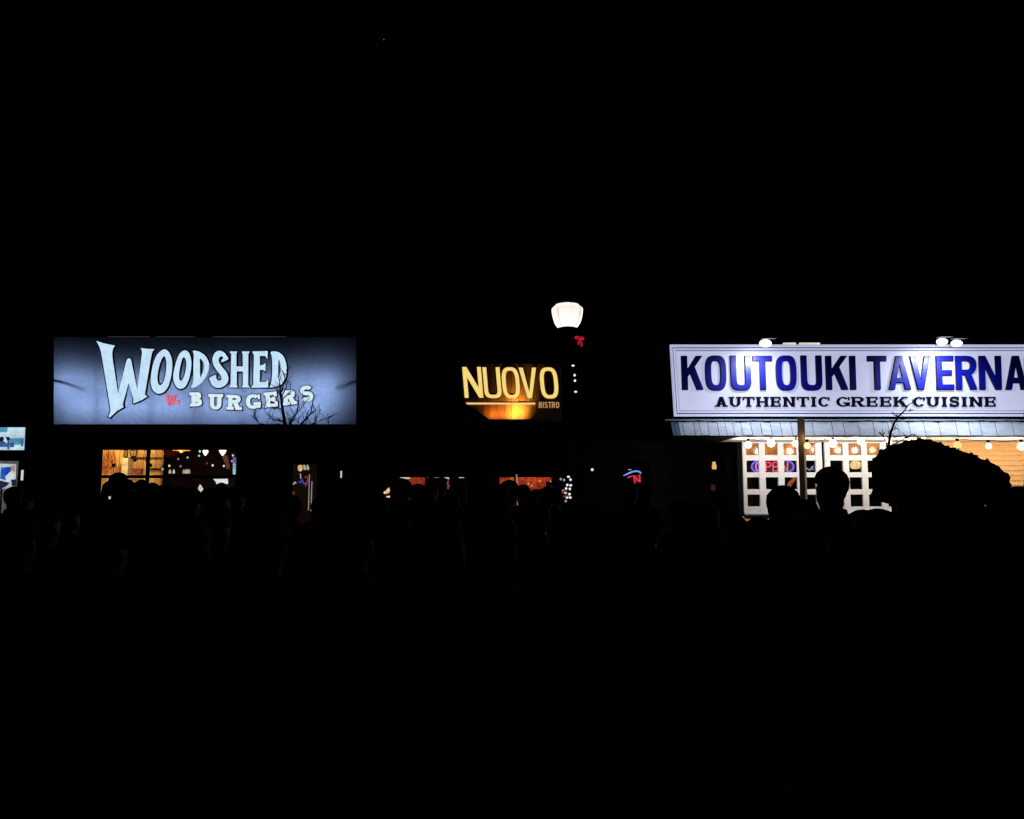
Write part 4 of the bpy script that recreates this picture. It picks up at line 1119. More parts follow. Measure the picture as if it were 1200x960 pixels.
# floodlights on short arms
for gi, (px, py, e, sz, lab) in enumerate(((897, 402.5, 130, 1.1, 'white floodlight on the sign top above the letters UT, apart from the pair'), (1104, 400.5, 90, 1.0, 'left floodlight of the pair on the sign top above TAVERNA'), (1121, 402.5, 90, 1.0, 'right floodlight of the pair on the sign top above TAVERNA'))):
    Yl = YK - 0.80
    p = at(px, py, Yl)
    t = thing('floodlight', at(px + 6, 404.5, YK), lab, 'floodlight', 'floodlights on the taverna sign')
    MB().ball(p, (0.12 * sz, 0.08, 0.075 * sz), 14, 10).build('lens', glow('flood_white', (0.92, 0.97, 1.0), 2.5), t, True)
    hd = MB()
    hd.add([p + Vector(q) for q in ((-0.06, -0.09, 0.085), (0.24, -0.05, 0.10), (0.24, 0.13, 0.12), (-0.06, 0.13, 0.11), (-0.05, -0.09, 0.10), (0.23, -0.05, 0.12), (0.23, 0.13, 0.14), (-0.05, 0.13, 0.13))],
           [(3, 2, 1, 0), (4, 5, 6, 7), (0, 1, 5, 4), (1, 2, 6, 5), (2, 3, 7, 6), (3, 0, 4, 7)])
    hd.build('hood', mat('hood_grey', (0.5, 0.5, 0.55), 0.5), t)
    MB().tube([p + Vector((0.1, 0.05, 0.06)), (p.x + 0.22, YK - 0.12, p.z + 0.05), (p.x + 0.24, YK + 0.05, k1.z - 0.02)], 0.016, 6).build('arm', mat('arm_pale', (0.6, 0.6, 0.65), 0.4), t)
    lamp('flood_light', 'SPOT', p + Vector((0, 0.0, -0.12)), e, (0.78, 0.88, 1.0), t, 0.07, rot=aim((0, 0.5, -0.86)), spread=R(165))
# two cream strips on the sign top, their brightness put in as emission
for x0, x1, lab in ((919, 933.2, 'short glowing cream strip on the sign top, beside the single floodlight'), (938, 961.5, 'longer glowing cream strip on the sign top, right of the short one')):
    c_ = at((x0 + x1) / 2, 404.6, YK + 0.05)
    t = thing('glowing_strip', c_, lab, 'strip', 'cream strips on the taverna sign')
    MB().box((X(x0, YK, 403), YK + 0.02, Z(403.9, YK)), (X(x1, YK, 403), YK + 0.10, Z(401.4, YK))).build('strip_body', glow('strip_cream', (0.85, 0.80, 0.66), 0.85, 0.15, 9), t)
    MB().box((X(x0 - 0.6, YK, 403), YK + 0.012, Z(405.2, YK)), (X(x1 + 0.6, YK, 403), YK + 0.11, Z(404.1, YK))).build('base', M['black'], t)

# ------------------------------------------------------------------ street lamp with a red bow and fairy lights
YPo = 14.3
lp = at(664.8, 371, YPo)
zb = 0.145
po = thing('street_lamp', (lp.x, YPo, zb), 'tall black street lamp with glowing white bowl globe between bistro and taverna', 'street lamp')
sc = YPo / F
px2 = lambda v: v * sc
prof = [(px2(10.5), -px2(14.3)), (px2(12.2), -px2(13.0)), (px2(15.4), -px2(8)), (px2(17.8), -px2(1)), (px2(18.6), px2(5)), (px2(18.9), px2(9)), (px2(16.8), px2(11.2)), (px2(15.0), px2(12.6)), (px2(13.6), px2(14.2))]
gl = translucent_mat('frosted_glass', (0.85, 0.82, 0.80), 0.45, 5, 0.06)
gb_ = MB().lathe(lp, prof, 28).build('globe', gl, po, True)
for k in range(4):
    a = 2 * math.pi * k / 4 - 0.675
    rb = [(lp.x + (r + 0.004) * math.cos(a), YPo + (r + 0.004) * math.sin(a), lp.z + z) for r, z in prof[1:6]]
    MB().tube(rb, 0.004, 5).build('rib', mat('rib_grey', (0.45, 0.44, 0.43), 0.5), gb_)
MB().lathe(lp, [(0.01, -0.12), (0.045, -0.09), (0.06, 0.0), (0.045, 0.07), (0.02, 0.1)], 12).build('bulb', glow('sodium', (1, 0.95, 0.88), 2.0), po, True)
lamp('globe_light', 'POINT', lp + Vector((0, 0, 0.02)), 19, (1.0, 0.95, 0.90), po, 0.09)
MB().lathe(lp + Vector((0, 0, px2(14.2))), [(px2(14.6), 0), (px2(15.5), 0.02), (px2(14), 0.07), (px2(9), 0.13), (px2(4), 0.17), (px2(2.2), 0.24), (0.012, 0.33)], 24).build('cap', M['black'], po, True)
MB().lathe(lp + Vector((0, 0, -px2(14.3))), [(px2(5), -0.22), (px2(6), -0.12), (px2(9), -0.05), (px2(11.2), -0.01), (px2(11.2), 0.0)], 24).build('collar', M['black'], po, True)
MB().lathe((lp.x, YPo, zb), [(0.22, 0), (0.22, 0.12), (0.17, 0.2), (0.14, 0.7), (0.09, 0.85), (0.075, 0.95), (0.06, lp.z - zb - px2(14.3) - 0.22)], 16).build('pole', M['black'], po, True)
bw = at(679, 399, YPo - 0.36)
rb = thing('red_ornament', bw, 'red bow shaped ornament, glow painted in, hanging just below the lamp globe', 'ornament')
rib = mat('red_ribbon_glow', (0.6, 0.02, 0.04), 0.3, emit=(0.62, 0.015, 0.03), es=0.5, noise=0.8, nscale=30)  # emission stands in for lamplight the bow does not get
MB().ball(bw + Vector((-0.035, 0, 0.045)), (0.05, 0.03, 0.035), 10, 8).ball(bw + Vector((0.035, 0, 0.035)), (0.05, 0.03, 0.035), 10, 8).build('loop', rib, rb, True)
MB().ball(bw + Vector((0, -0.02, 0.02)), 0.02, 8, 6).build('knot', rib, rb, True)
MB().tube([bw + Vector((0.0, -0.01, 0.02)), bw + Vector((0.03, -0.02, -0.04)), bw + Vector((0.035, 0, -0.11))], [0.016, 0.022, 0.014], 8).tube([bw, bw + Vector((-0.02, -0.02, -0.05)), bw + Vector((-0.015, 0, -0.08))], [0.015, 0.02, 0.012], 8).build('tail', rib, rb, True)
fw = thing('fairy_lights', (lp.x, YPo, 1.6), 'cold white fairy lights wound round the black street lamp pole', 'fairy lights')
wl = glow('cold_white', (0.85, 0.92, 1.0), 1.0)
ww = [(671.6, 428.6), (673.4, 439.8), (673.8, 446.2), (674.6, 459.2),
      (657.2, 561.6), (661, 562.6), (666.2, 558.8), (668.6, 562.2), (664.8, 568.4), (668.8, 568.8), (663.4, 572.6), (660.2, 575.4), (662.8, 577.6), (667.4, 579.2), (664.4, 583), (668.2, 583.2), (663, 587.4), (667.8, 573)]
hel = [(lp.x + 0.085 * math.cos(i * 0.7), YPo + 0.085 * math.sin(i * 0.7), 1.3 + i * 0.034) for i in range(85)]
MB().tube(hel, 0.004, 4).build('wire', M['black'], fw)
for i, (a, b) in enumerate(ww):
    MB().ball(at(a, b, YPo - 0.15), (0.020, 0.018, 0.022) if i % 3 else (0.026, 0.02, 0.018), 8, 6).build('bulb', glow('cold_dim', (0.35, 0.35, 0.42), 0.8) if i in (4, 5, 16) else wl, fw, True)
r2 = MB().tube([at(x, y, YPo - 0.2) for x, y in ((656, 581), (658.5, 577.5), (661, 575.5), (665, 577))], [0.016, 0.024, 0.022, 0.012], 8).tube([at(x, y, YPo - 0.2) for x, y in ((656, 580), (661, 582), (667, 581))], [0.01, 0.014, 0.01], 8)
tag(rooted('red_bow', r2, glow('ribbon_glow', (0.45, 0.05, 0.04), 0.5, 0.3, 20), 'dim red ribbon tied among the lights low on the lamp pole', 'bow'))  # ribbon's brightness is emission in place of light on it


# ------------------------------------------------------------------ bare trees
def tree(Y, limbs, lab, r0=0.05, twigs=2, tl=1.0):
    top = at(limbs[0][0][0], limbs[0][0][1], Y)
    t = thing('bare_tree', (top.x + 0.1, Y, 0.14), lab, 'tree')
    MB().tube([(top.x + 0.1, Y, 0.14), (top.x + 0.06, Y, 0.9), (top.x + 0.03, Y + 0.02, 1.8), top], [r0 * 1.7, r0 * 1.35, r0 * 1.2, r0], 9).build('trunk', M['bark'], t, True)
    cr = MB()
    rnd = random.Random(11)
    for l in limbs:
        *pts_, r = l
        n = len(pts_)
        d = rnd.uniform(-0.5, 0.5)
        P = []
        for i, q in enumerate(pts_):
            p = at(q[0], q[1], Y)
            s = 0 if i == 0 else d * (i / n)
            p = at(q[0], q[1], Y + s)
            P.append(p)
        cr.tube(P, [max(r * (1 - 0.8 * i / (n - 1)), 0.004) for i in range(n)], 6)
        for i in range(1, n):
            for k in range(twigs):
                b0 = P[i - 1].lerp(P[i], rnd.uniform(0.2, 0.9))
                dr = (P[i] - P[i - 1]).normalized()
                sd = Vector((rnd.choice((-1, 1)) * rnd.uniform(0.3, 0.8), rnd.uniform(-0.5, 0.5), rnd.uniform(0.1, 0.6)))
                L = rnd.uniform(0.08, 0.26) * tl
                e = b0 + (dr * 0.6 + sd).normalized() * L
                cr.tube([b0, b0.lerp(e, 0.5) + Vector((0, 0, 0.01)), e], [0.0065, 0.005, 0.003], 5)
    cr.build('crown', M['bark'], t, True)


tree(14.6, [
    [(337, 506), (334, 497), (331.5, 482), (329, 465), (328, 452), (327.5, 444), 0.042],
    [(329, 462), (332, 452), (335.5, 441), (337, 434), 0.014], [(329.5, 466), (335, 455), (337.5, 447), 0.012], [(331, 480), (325, 478.5), (316, 479.6), 0.016], [(333, 494), (327, 493), (320, 492.5), (312, 484.5), (309, 478), 0.016],
    [(330, 466), (325, 457), (322, 453), 0.014], [(338, 500), (344, 491), (348, 483), (350, 472), (350.5, 466), 0.02], [(348, 483), (353, 478), (356, 470), 0.009],
    [(340, 502), (352, 498), (358, 492), (364, 485), (366, 474), (367, 466), 0.024], [(362, 487), (368, 482), (370, 479), 0.012], [(358, 492), (361, 482), 0.012], [(350, 499), (349.5, 488), 0.008],
    [(342, 503), (362, 500), (369, 495), (373, 485), (375.5, 481), 0.018], [(366, 498), (376, 493), (388, 489), 0.009], [(384, 502), (385.5, 492), 0.006],
    [(336, 503), (318, 499), (305, 497), (298, 491), (295, 487), 0.016], [(303, 496), (298, 486), (297, 483), 0.01], [(335, 500), (322, 496), (318, 487), 0.01], [(338, 500), (341, 492), (344, 487), (346, 482), 0.01],
    [(328, 456), (333, 446), (334, 437), 0.008], [(329, 470), (340, 460), (341, 446), 0.008]],
    'bare leafless tree silhouetted against the right half of the burger awning')
tree(11.5, [
    [(1042, 540), (1041.6, 520), (1043.6, 507), (1048, 496), (1053, 488), (1060, 481.5), (1064.5, 474.5), (1070, 471.6), 0.022],
    [(1040, 528), (1038.6, 519), (1035.4, 511), (1030.4, 506.6), 0.011], [(1035, 511), (1034, 503), 0.006], [(1044, 524), (1053, 518), (1061, 513.4), (1069, 509), 0.010], [(1060, 514), (1064, 513), (1071, 511), 0.006],
    [(1053, 488), (1049, 487), (1046, 485), 0.009], [(1052, 490), (1058, 492), (1064, 490), 0.007], [(1060, 481), (1066, 482), (1071, 480), 0.006], [(1045, 505), (1051, 502), (1054, 504), 0.006], [(1043, 512), (1047, 514), (1052, 512), 0.007]],
    'thin bare branches rising before the letters of GREEK CUISINE', 0.026, 1, 0.45)

# ------------------------------------------------------------------ people
SKIN = mat('skin', (0.16, 0.09, 0.06), 0.7, spec=0.15, noise=0.08, nscale=20)
CLOTH = [mat('coat_black', (0.006, 0.006, 0.007), 0.85, noise=0.3, nscale=12, bump=0.3), mat('coat_navy', (0.005, 0.007, 0.013), 0.85, noise=0.3, nscale=12, bump=0.3),
         mat('coat_brown', (0.012, 0.008, 0.006), 0.85, noise=0.3, nscale=12, bump=0.3), mat('coat_grey', (0.010, 0.010, 0.011), 0.85, noise=0.3, nscale=12, bump=0.3)]
TROUS = mat('trousers', (0.006, 0.007, 0.010), 0.9, noise=0.3, nscale=14, bump=0.2)
SHOE = mat('shoes', (0.006, 0.005, 0.005), 0.6)
HAIR = [mat('hair_dark', (0.006, 0.005, 0.004), 0.75, noise=0.4, nscale=40, bump=0.4), mat('hair_brown', (0.014, 0.008, 0.005), 0.75, noise=0.4, nscale=40, bump=0.4)]
KNIT = [mat('knit_black', (0.007, 0.007, 0.008), 0.95, noise=0.4, nscale=50, bump=0.6), mat('knit_red', (0.02, 0.004, 0.005), 0.95, noise=0.4, nscale=50, bump=0.6)]


def body_mesh(pose):
    V, E, RAD = [], [], []

    def v(p, r, par=None):
        V.append(p)
        RAD.append(r if isinstance(r, tuple) else (r, r))
        if par is not None: E.append((par, len(V) - 1))
        return len(V) - 1

    pel = v((0, 0, 0.96), (0.165, 0.125))
    bel = v((0, 0.005, 1.10), (0.155, 0.115), pel)
    che = v((0, 0, 1.26), (0.175, 0.125), bel)
    shd = v((0, -0.005, 1.39), (0.14, 0.095), che)
    nk = v((0, 0.005, 1.475), (0.062, 0.062), shd)
    jaw = v((0, 0.025, 1.545), (0.066, 0.082), nk)
    face = v((0, 0.022, 1.615), (0.080, 0.100), jaw)
    sk = v((0, 0.008, 1.69), (0.072, 0.090), face)
    v((0, 0.004, 1.735), (0.035, 0.045), sk)
    v((0, 0.137, 1.595), 0.013, face)                       # nose
    for s in (-1, 1):
        v((s * 0.098, 0.0, 1.60), (0.010, 0.020), face)      # ears
        hip = v((s * 0.092, 0, 0.88), (0.098, 0.105), pel)
        kn = v((s * (0.10 + pose.get('st', 0)), 0.015, 0.49), 0.066, hip)
        an = v((s * (0.105 + pose.get('st', 0) * 1.5), -0.02, 0.10), 0.046, kn)
        ba = v((s * (0.115 + pose.get('st', 0) * 1.5), 0.08, 0.045), (0.045, 0.035), an)
        v((s * (0.12 + pose.get('st', 0) * 1.5), 0.15, 0.035), (0.040, 0.026), ba)
        sho, elb, wri, hand, dr = pose['arm'][0 if s < 0 else 1]
        f = lambda q: (s * q[0], q[1], q[2])
        a = v(f(sho), 0.066, shd)
        b = v(f(elb), 0.050, a)
        c = v(f(wri), 0.031, b)
        h = v(f(hand), (0.036, 0.020), c)
        d = Vector(f(dr)).normalized()
        side = Vector((0, 1, 0)) if abs(d.y) < 0.6 else Vector((-s, 0, 0))
        side = (side - d * side.dot(d)).normalized()
        nrm = d.cross(side)
        H = Vector(f(hand))
        for k, L in enumerate((0.058, 0.072, 0.068, 0.050)):
            o = side * (0.027 - 0.018 * k)
            p1 = H + d * 0.045 + o
            p2 = p1 + d * L * 0.55 + Vector((-s * 0.006, 0, 0))
            p3 = p2 + d * L * 0.45 + Vector((-s * 0.016, 0.004, 0))
            q = v(tuple(p1), 0.0105, h); q = v(tuple(p2), 0.0095, q); v(tuple(p3), 0.0075, q)
        t1 = H + side * 0.038 + d * 0.008
        q = v(tuple(t1), 0.012, h)
        v(tuple(t1 + side * 0.014 + d * 0.042), 0.009, q)
    me = bpy.data.meshes.new('body')
    me.from_pydata(V, E, [])
    o = bpy.data.objects.new('body', me)
    C.objects.link(o)
    md = o.modifiers.new('skin', 'SKIN')
    md.use_smooth_shade = True
    for i, sv in enumerate(me.skin_vertices[0].data):
        sv.radius = RAD[i]
        sv.use_root = (i == 0)
    ss = o.modifiers.new('sub', 'SUBSURF')
    ss.levels = ss.render_levels = 1
    dg = bpy.context.evaluated_depsgraph_get()
    out = bpy.data.meshes.new_from_object(o.evaluated_get(dg))
    bpy.data.objects.remove(o)
    out.name = 'body'
    return out


def arm_down(f): return ((0.185, -0.01, 1.385), (0.245, -0.03, 1.12), (0.25, 0.05 + f, 0.89), (0.248, 0.075 + f, 0.82), (0, 0.15, -1))


ARM_POCKET = ((0.185, -0.01, 1.385), (0.27, -0.06, 1.13), (0.20, 0.09, 0.97), (0.17, 0.12, 0.91), (-0.2, 0.3, -1))
ARM_PHONE = ((0.185, 0.0, 1.385), (0.23, 0.06, 1.12), (0.12, 0.27, 1.20), (0.09, 0.32, 1.25), (-0.25, 0.35, 0.9))
ARM_FOLD = ((0.185, 0.0, 1.385), (0.25, 0.05, 1.13), (0.08, 0.20, 1.12), (0.02, 0.215, 1.13), (-1, 0.1, 0.1))
POSES = [dict(arm=(arm_down(0), arm_down(0.03)), st=0.01), dict(arm=(ARM_POCKET, ARM_POCKET), st=0.03), dict(arm=(arm_down(0.02), ARM_PHONE), st=0.02), dict(arm=(ARM_FOLD, ARM_POCKET), st=0.0)]
BODIES = []
for ps in POSES:
    b = body_mesh(ps)
    for i, cl in enumerate((SKIN, TROUS, SHOE, CLOTH[0])): b.materials.append(cl)
    for pl in b.polygons:
        c = pl.center
        hand = any(math.dist((abs(c.x), c.y, c.z), a[3]) < 0.13 for a in ps['arm'])
        pl.material_index = 0 if (c.z > 1.44 or hand) else 2 if c.z < 0.11 else 1 if c.z < 0.95 else 3
        pl.use_smooth = True
    BODIES.append(b)


def jacket_mesh(ps, m, long=False):
    mb = MB()
    z0 = 0.62 if long else 0.84
    prof = [(0.215, z0), (0.212, 0.95), (0.198, 1.1), (0.212, 1.25), (0.205, 1.36), (0.150, 1.425), (0.095, 1.46), (0.082, 1.50)]
    vs, fs = [], []
    n = 20
    for r, z in prof:
        for k in range(n):
            a = 2 * math.pi * k / n
            w = 1 + 0.02 * math.sin(5 * a + z * 9)
            vs.append((r * w * math.cos(a), r * w * (0.78 if z < 1.4 else 0.92) * math.sin(a) + 0.002, z))
    for i in range(len(prof) - 1):
        for k in range(n): fs.append((i * n + k, i * n + (k + 1) % n, (i + 1) * n + (k + 1) % n, (i + 1) * n + k))
    mb.add(vs, fs)
    for s, arm in ((-1, ps['arm'][0]), (1, ps['arm'][1])):
        P = [Vector((s * q[0], q[1], q[2])) for q in arm[:3]]
        P = [Vector((s * 0.12, 0, 1.395)), P[0] + Vector((0, 0, 0.005)), P[0].lerp(P[1], 0.5) + Vector((s * 0.01, 0, 0)), P[1], P[1].lerp(P[2], 0.5), P[2]]
        mb.tube(P, [0.078, 0.088, 0.076, 0.068, 0.056, 0.044], 12)
    return mb.build('jacket', m, None, True)


def hair_obj(kind):
    mb = MB()
    if kind in ('short', 'long', 'bun'):
        vs, fs = [], []
        n, mm = 18, 9
        for j in range(mm + 1):
            t = math.pi * 0.62 * j / mm
            for k in range(n):
                a = 2 * math.pi * k / n
                back = -math.sin(a)
                tt = t * (0.80 + 0.26 * max(back, -0.6))
                wv = 1 + 0.025 * math.sin(6 * a + j)
                z = 1.655 + 0.115 * math.cos(tt)
                rr = math.sin(tt)
                if kind == 'long' and j >= mm - 3 and back > -0.2: z -= 0.09 * (j - mm + 4) * (0.5 + 0.5 * back)
                vs.append((0.104 * rr * wv * math.cos(a), 0.012 + 0.122 * rr * wv * math.sin(a), z))
        for j in range(mm):
            for k in range(n): fs.append((j * n + k, j * n + (k + 1) % n, (j + 1) * n + (k + 1) % n, (j + 1) * n + k))
        mb.add(vs, fs)
        if kind == 'bun': mb.ball((0, -0.10, 1.74), (0.05, 0.05, 0.05), 12, 8)
    elif kind == 'beanie':
        mb.lathe((0, 0.008, 1.635), [(0.104, -0.01), (0.110, 0.0), (0.112, 0.05), (0.106, 0.055), (0.102, 0.09), (0.085, 0.13), (0.05, 0.155), (0.015, 0.165)], 18, sy=1.17)
    elif kind == 'pompom':
        mb.lathe((0, 0.008, 1.635), [(0.106, -0.01), (0.114, 0.0), (0.116, 0.06), (0.108, 0.065), (0.102, 0.10), (0.08, 0.14), (0.03, 0.165)], 18, sy=1.17)
        mb.ball((0, 0.008, 1.83), 0.042, 12, 8)
    elif kind == 'cap':
        mb.lathe((0, -0.004, 1.632), [(0.106, 0.0), (0.110, 0.02), (0.108, 0.06), (0.095, 0.10), (0.06, 0.128), (0.012, 0.136)], 20, sy=1.18)
        vs, fs = [], []
        for j, ry in enumerate((0.0, 0.05, 0.092)):
            for k in range(9):
                a = math.pi * (0.18 + 0.64 * k / 8)
                vs.append((0.104 * math.cos(a) * (1 - 0.08 * j), 0.118 * math.sin(a) + ry * math.sin(a), 1.655 - 0.010 * j - 0.012 * abs(math.cos(a)) * j))
        nv = len(vs)
        vs += [(x_, y_, z_ - 0.007) for x_, y_, z_ in vs]
        for j in range(2):
            for k in range(8):
                q = j * 9 + k
                fs.append((q, q + 1, q + 10, q + 9)); fs.append((nv + q + 9, nv + q + 10, nv + q + 1, nv + q))
        for k in range(8): fs.append((18 + k, 19 + k, nv + 19 + k, nv + 18 + k))
        mb.add(vs, fs)
    elif kind == 'flat_cap':
        # broad shaggy crown that slopes down to the peak, seen in profile
        rg = random.Random(3)
        n, vs, fs = 44, [], []
        lump = [rg.uniform(0.955, 1.03) for _ in range(n)]
        rings = ((0.93, 1.640, 0.0), (1.01, 1.662, 0.006), (1.05, 1.690, 0.008), (1.04, 1.718, 0.008), (0.96, 1.741, 0.003), (0.81, 1.759, -0.003), (0.60, 1.772, -0.008), (0.36, 1.782, -0.004), (0.12, 1.786, -0.006))
        for sc_, z, yo in rings:
            for k in range(n):
                a = 2 * math.pi * k / n
                fr = max(math.sin(a), 0)
                lm = lump[k] * rg.uniform(0.975, 1.03)
                vs.append((0.108 * sc_ * lm * math.cos(a), yo + 0.130 * sc_ * lm * math.sin(a) + 0.038 * fr * sc_, z + rg.uniform(-0.004, 0.004) - 0.010 * fr - 0.020 * fr * (z - 1.64) / 0.14))
        for i in range(len(rings) - 1):
            for k in range(n): fs.append((i * n + k, i * n + (k + 1) % n, (i + 1) * n + (k + 1) % n, (i + 1) * n + k))
        fs.append(tuple((len(rings) - 1) * n + k for k in range(n)))
        mb.add(vs, fs)
        for q in range(420):                                   # tufts of the shaggy pile
            p = Vector(vs[rg.randrange(n, len(vs))])
            o_ = Vector((p.x, p.y * 0.8, (p.z - 1.66) * 1.3)).normalized()
            d_ = (o_ + Vector((rg.uniform(-0.9, 0.9), rg.uniform(-0.9, 0.9), rg.uniform(-0.9, 0.6)))).normalized()
            sd = d_.orthogonal().normalized() * 0.007
            s2 = d_.cross(sd)
            tip = p + d_ * rg.uniform(0.002, 0.007)
            b_ = p - d_ * 0.005
            mb.add([b_ + sd, b_ - sd * 0.5 + s2 * 0.9, b_ - sd * 0.5 - s2 * 0.9, tip], [(0, 1, 3), (1, 2, 3), (2, 0, 3)])
        v2, f2 = [], []
        for j, ry in enumerate((0.0, 0.035, 0.060)):
            for k in range(9):
                a = math.pi * (0.16 + 0.68 * k / 8)
                v2.append((0.102 * math.cos(a), 0.135 * math.sin(a) + ry * math.sin(a), 1.722 - 0.008 * j))
        nv = len(v2)
        v2 += [(x_, y_, z_ - 0.020) for x_, y_, z_ in v2]
        for j in range(2):
            for k in range(8):
                q = j * 9 + k
                f2.append((q, q + 1, q + 10, q + 9)); f2.append((nv + q + 9, nv + q + 10, nv + q + 1, nv + q))
        for k in range(8): f2.append((18 + k, 19 + k, nv + 19 + k, nv + 18 + k))
        mb.add(v2, f2)
    return mb


HEAD = {}
for kd in ('short', 'long', 'bun', 'beanie', 'pompom', 'cap', 'flat_cap'):
    nm = 'hair' if kd in ('short', 'long', 'bun') else 'hat'
    for c in range(2):
        o = hair_obj(kd).build(nm, HAIR[c] if nm == 'hair' else KNIT[c], None, True)
        HEAD[kd, c] = o.data
        bpy.data.objects.remove(o)
TOPZ = dict(short=1.770, long=1.770, bun=1.79, beanie=1.80, pompom=1.87, cap=1.768, flat_cap=1.784)
JACK = {}
for i, ps in enumerate(POSES):
    for lg in (False, True):
        o = jacket_mesh(ps, CLOTH[0], lg)
        JACK[i, lg] = o.data
        bpy.data.objects.remove(o)


def person(px, top, Y, head, rz, pose, label, group=None, long=False, c=0, wide=1.0):
    """the head top appears at (px, top) in the photograph; the person stands on the ground at depth Y"""
    p = at(px, top, Y)
    g = 0.135 if Y > 13.9 else 0.002
    s = (p.z - g) / TOPZ[head]
    t = thing('person', (p.x, Y, g), label, 'person', group, rz)
    t.scale = (s * wide, s * wide, s)
    for nm, me, m in (('body', BODIES[pose], None), ('jacket', JACK[pose, long], CLOTH[(c + pose) % 4]), ('hair' if head in ('short', 'long', 'bun') else 'hat', HEAD[head, c % 2], None)):
        o = bpy.data.objects.new(nm, me)
        C.objects.link(o)
        o.parent = t
        if m is not None:
            o.material_slots[0].link = 'OBJECT'
            o.material_slots[0].material = m
    return t


# the close silhouettes at the right, and those beside them
big = person(1087, 517.5, 1.95, 'flat_cap', R(-82), 1, 'close silhouetted person in a shaggy peaked hat turned right, largest of all')
sf = MB().lathe((0, -0.01, 1.40), [(0.20, 0.0), (0.185, 0.05), (0.150, 0.09), (0.135, 0.13), (0.128, 0.19), (0.112, 0.215), (0.09, 0.20)], 20, sy=0.95).build('scarf', KNIT[0], None, True)
sf.parent = big
person(974.5, 546.5, 5.4, 'short', R(12), 0, 'bareheaded person silhouetted against the white window, left of the large capped head', c=1)
person(917, 568.5, 4.9, 'short', R(-35), 3, 'shorter person whose head crosses the window panes below the neon OPEN sign')
person(1197, 570, 2.6, 'beanie', R(5), 0, 'person at the right picture edge behind the capped person', c=1)
for px, tp, Y, hd, rz, po_, lab in ((862, 604, 5.2, 'short', 20, 1, 'low head in the dark left of the lit taverna window corner'), (944, 585, 6.0, 'beanie', -10, 0, 'head in a beanie at the foot of the timber post'),
                                    (1012, 597, 4.4, 'long', 15, 1, 'long haired head below the right taverna window, against the capped person'), (1030, 596, 3.0, 'short', 0, 1, 'head tucked behind the back of the large capped person'),
                                    (830, 590, 6.8, 'short', 0, 2, 'person below the amber entrance lantern'), (890, 606, 6.4, 'beanie', 0, 3, 'low beanie head under the left corner of the paned window'),
                                    (990, 604, 3.6, 'short', 10, 0, 'person close before the bareheaded silhouette at the paned window'), (796, 586, 7.5, 'cap', 30, 0, 'capped person below the left end of the metal canopy')):
    person(px, tp, Y, hd, R(rz), po_, lab, 'crowd in front of the taverna', c=po_)
BG = 'crowd in front of the burger restaurant'
for px, tp, Y, hd, rz, po_, c, lab in ((138.5, 553.5, 10.4, 'beanie', 5, 1, 0, 'tallest head, in a beanie, rising in front of the orange planks'), (130.5, 563, 9.2, 'long', 5, 0, 0, 'long haired head just left of the tallest beanie before the orange planks'), (147, 561, 9.6, 'short', -12, 1, 1, 'head just right of the tallest beanie before the orange planks'), (166, 562, 11, 'short', -10, 0, 1, 'head just left of the dark mullion of the amber window'),
                                       (178.5, 565.5, 10.5, 'short', 10, 2, 0, 'round head just right of the dark mullion of the amber window'), (194, 567, 9.5, 'long', 0, 1, 1, 'long haired head where the orange planks end'),
                                       (209, 570, 9.5, 'short', 25, 3, 0, 'head below the row of lit bottles'), (224, 572, 8.8, 'beanie', -20, 0, 1, 'beanie head left of the bright paper bag'),
                                       (246, 570, 9.6, 'short', 0, 1, 1, 'head just right of the bright paper bag'), (260, 566.5, 10.5, 'bun', 12, 0, 0, 'head with a hair bun cutting into the white counter'),
                                       (277, 570, 9.8, 'cap', -30, 2, 0, 'capped head below the narrow upright lit sign'), (153.5, 575, 9, 'long', 8, 1, 0, 'long haired head behind the tall beanie person'),
                                       (119, 584, 8.5, 'short', 0, 0, 0, 'low head under the left end of the amber window'), (233, 579, 11.5, 'short', 0, 3, 0, 'low head directly beneath the bright paper bag')):
    person(px, tp, Y, hd, R(rz), po_, lab, BG, c=c)
person(343, 581, 9.0, 'beanie', R(0), 1, 'dark person standing before the burger restaurant door, left one')
person(374, 583, 9.4, 'short', R(-15), 0, 'dark person standing before the burger restaurant door, right one', c=1)
NG = 'crowd in front of the bistro'
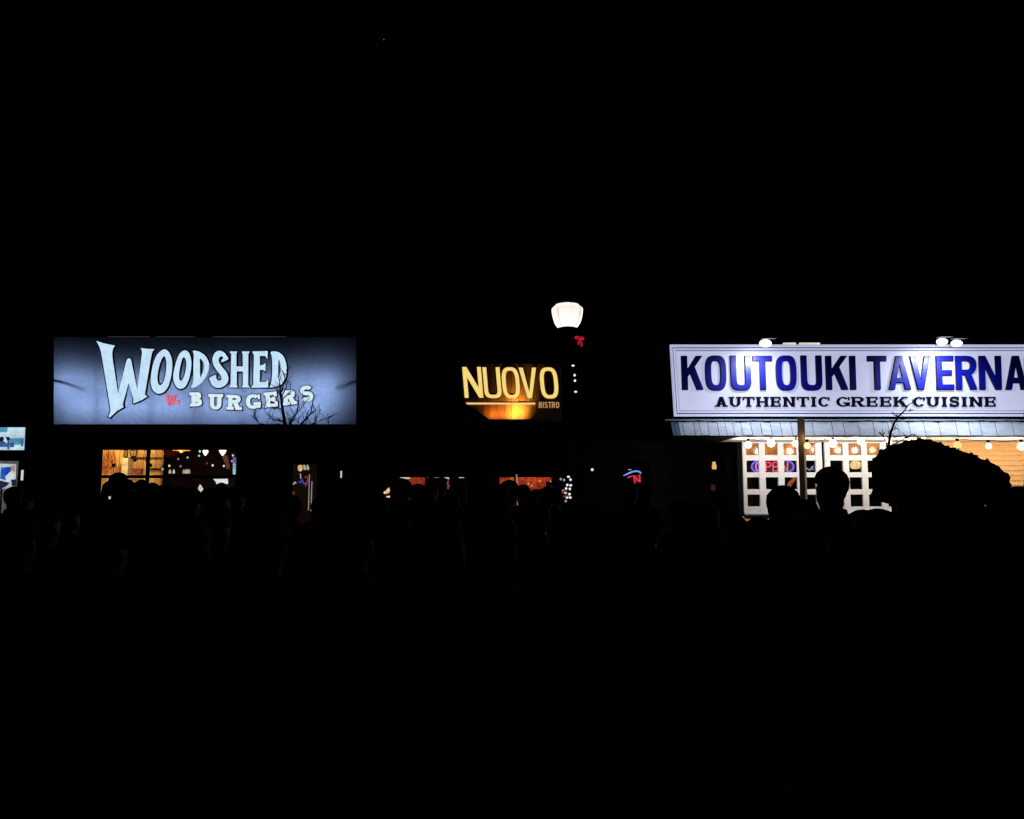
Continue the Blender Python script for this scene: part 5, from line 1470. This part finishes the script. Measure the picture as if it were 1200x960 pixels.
for px, tp, Y, hd, rz, po_, c, lab in ((474, 562, 11, 'short', 0, 0, 1, 'leftmost head against the left bistro window'), (490, 567, 10.2, 'beanie', 10, 1, 0, 'beanie head below the red part of the left bistro window'),
                                       (506, 562, 12, 'short', -15, 3, 0, 'head in the dark middle of the left bistro window'), (515, 562.5, 12.5, 'cap', 0, 0, 0, 'capped head left of the hanging pink beads'),
                                       (538, 561.5, 10.5, 'long', 5, 1, 1, 'long haired head under the rightmost cream lamp of the left bistro window'), (529, 575, 9, 'short', 0, 2, 1, 'low head below the hanging pink beads'),
                                       (597, 562.5, 9.2, 'beanie', 20, 0, 1, 'beanie head at the left end of the red bistro window'), (613, 567.5, 10.6, 'short', 0, 1, 0, 'head just right of the thin pale pole'),
                                       (628, 573, 11, 'short', -10, 2, 1, 'low head under the middle of the red bistro window'), (643, 564, 12, 'pompom', 0, 0, 0, 'pompom hat at the right end of the red bistro window'),
                                       (620, 575, 8.4, 'short', 5, 1, 0, 'nearer low head beneath the red bistro window, right of the pole'), (637, 572.5, 9, 'beanie', 0, 0, 1, 'beanie head beneath the right half of the red bistro window'),
                                       (587, 567, 8.4, 'long', 10, 1, 0, 'long haired nearer head below the left end of the red bistro window'), (651, 572, 11, 'short', 10, 3, 0, 'head left of the fairy lights low on the lamp pole')):
    person(px, tp, Y, hd, R(rz), po_, lab, NG, c=c)
person(738, 566, 10.5, 'short', R(8), 1, 'dark person standing before the small blue and red neon', c=1)
person(16, 570, 9.6, 'short', R(10), 0, 'dark person before the lit corner shop, at the left picture edge')
person(30, 574, 11, 'beanie', R(-15), 1, 'dark person before the corner shop door, right of its lit window', c=1)

# the solid dark mass of the near crowd: two close rows in long coats
rr = random.Random(5)
NC = 'solid black mass of the near crowd'
heads = ('short', 'beanie', 'long', 'short', 'cap', 'long')
k = 0
for row, (Y0, step, x0) in enumerate(((3.3, 98, 18), (4.7, 70, 52), (6.0, 60, 20))):
    px = x0
    while px < 1215:
        lo = 599 if px > 850 else 586 + 4 * (2 - row)
        q = px
        if row < 2 and abs(q - 356) < 44: q = 356 + (44 if q > 356 else -44)
        if row < 2 and abs(q - 609) < 30: q = 609 + (30 if q > 609 else -30)
        if px < 850 or row < 2:
            person(q, lo + rr.uniform(0, 9), Y0 + rr.uniform(-0.25, 0.25), heads[k % 6], R(rr.uniform(-16, 16)), k % 4, 'person lost in the solid black mass of the near crowd', NC, True, k)
        k += 1
        px += step * rr.uniform(0.9, 1.1)

# phones held up in the crowd: small lit screens
for px, py, Y, w_, h_, rz, lab in ((128.6, 583.3, 8.1, 0.012, 0.016, 20, 'tiny lit phone screen low before the left of the amber window'), (376.4, 589.7, 8.6, 0.015, 0.015, 0, 'tiny lit phone screen right of the pull bars'),
                                   (611.8, 590, 9.2, 0.014, 0.011, 10, 'tiny lit phone screen right of the thin pale pole')):
    p = at(px, py, Y)
    t = thing('phone', p, lab, 'phone', None, R(rz * 0.4))
    q = MB().box(p + Vector((-w_, 0, -h_)), p + Vector((w_, 0.009, h_))).build('case', M['black'], t)
    MB().box(p + Vector((-w_ * 0.85, -0.003, -h_ * 0.85)), p + Vector((w_ * 0.85, -0.001, h_ * 0.85))).build('screen', glow('phone_screen', (0.75, 0.82, 0.8), 0.6), t)
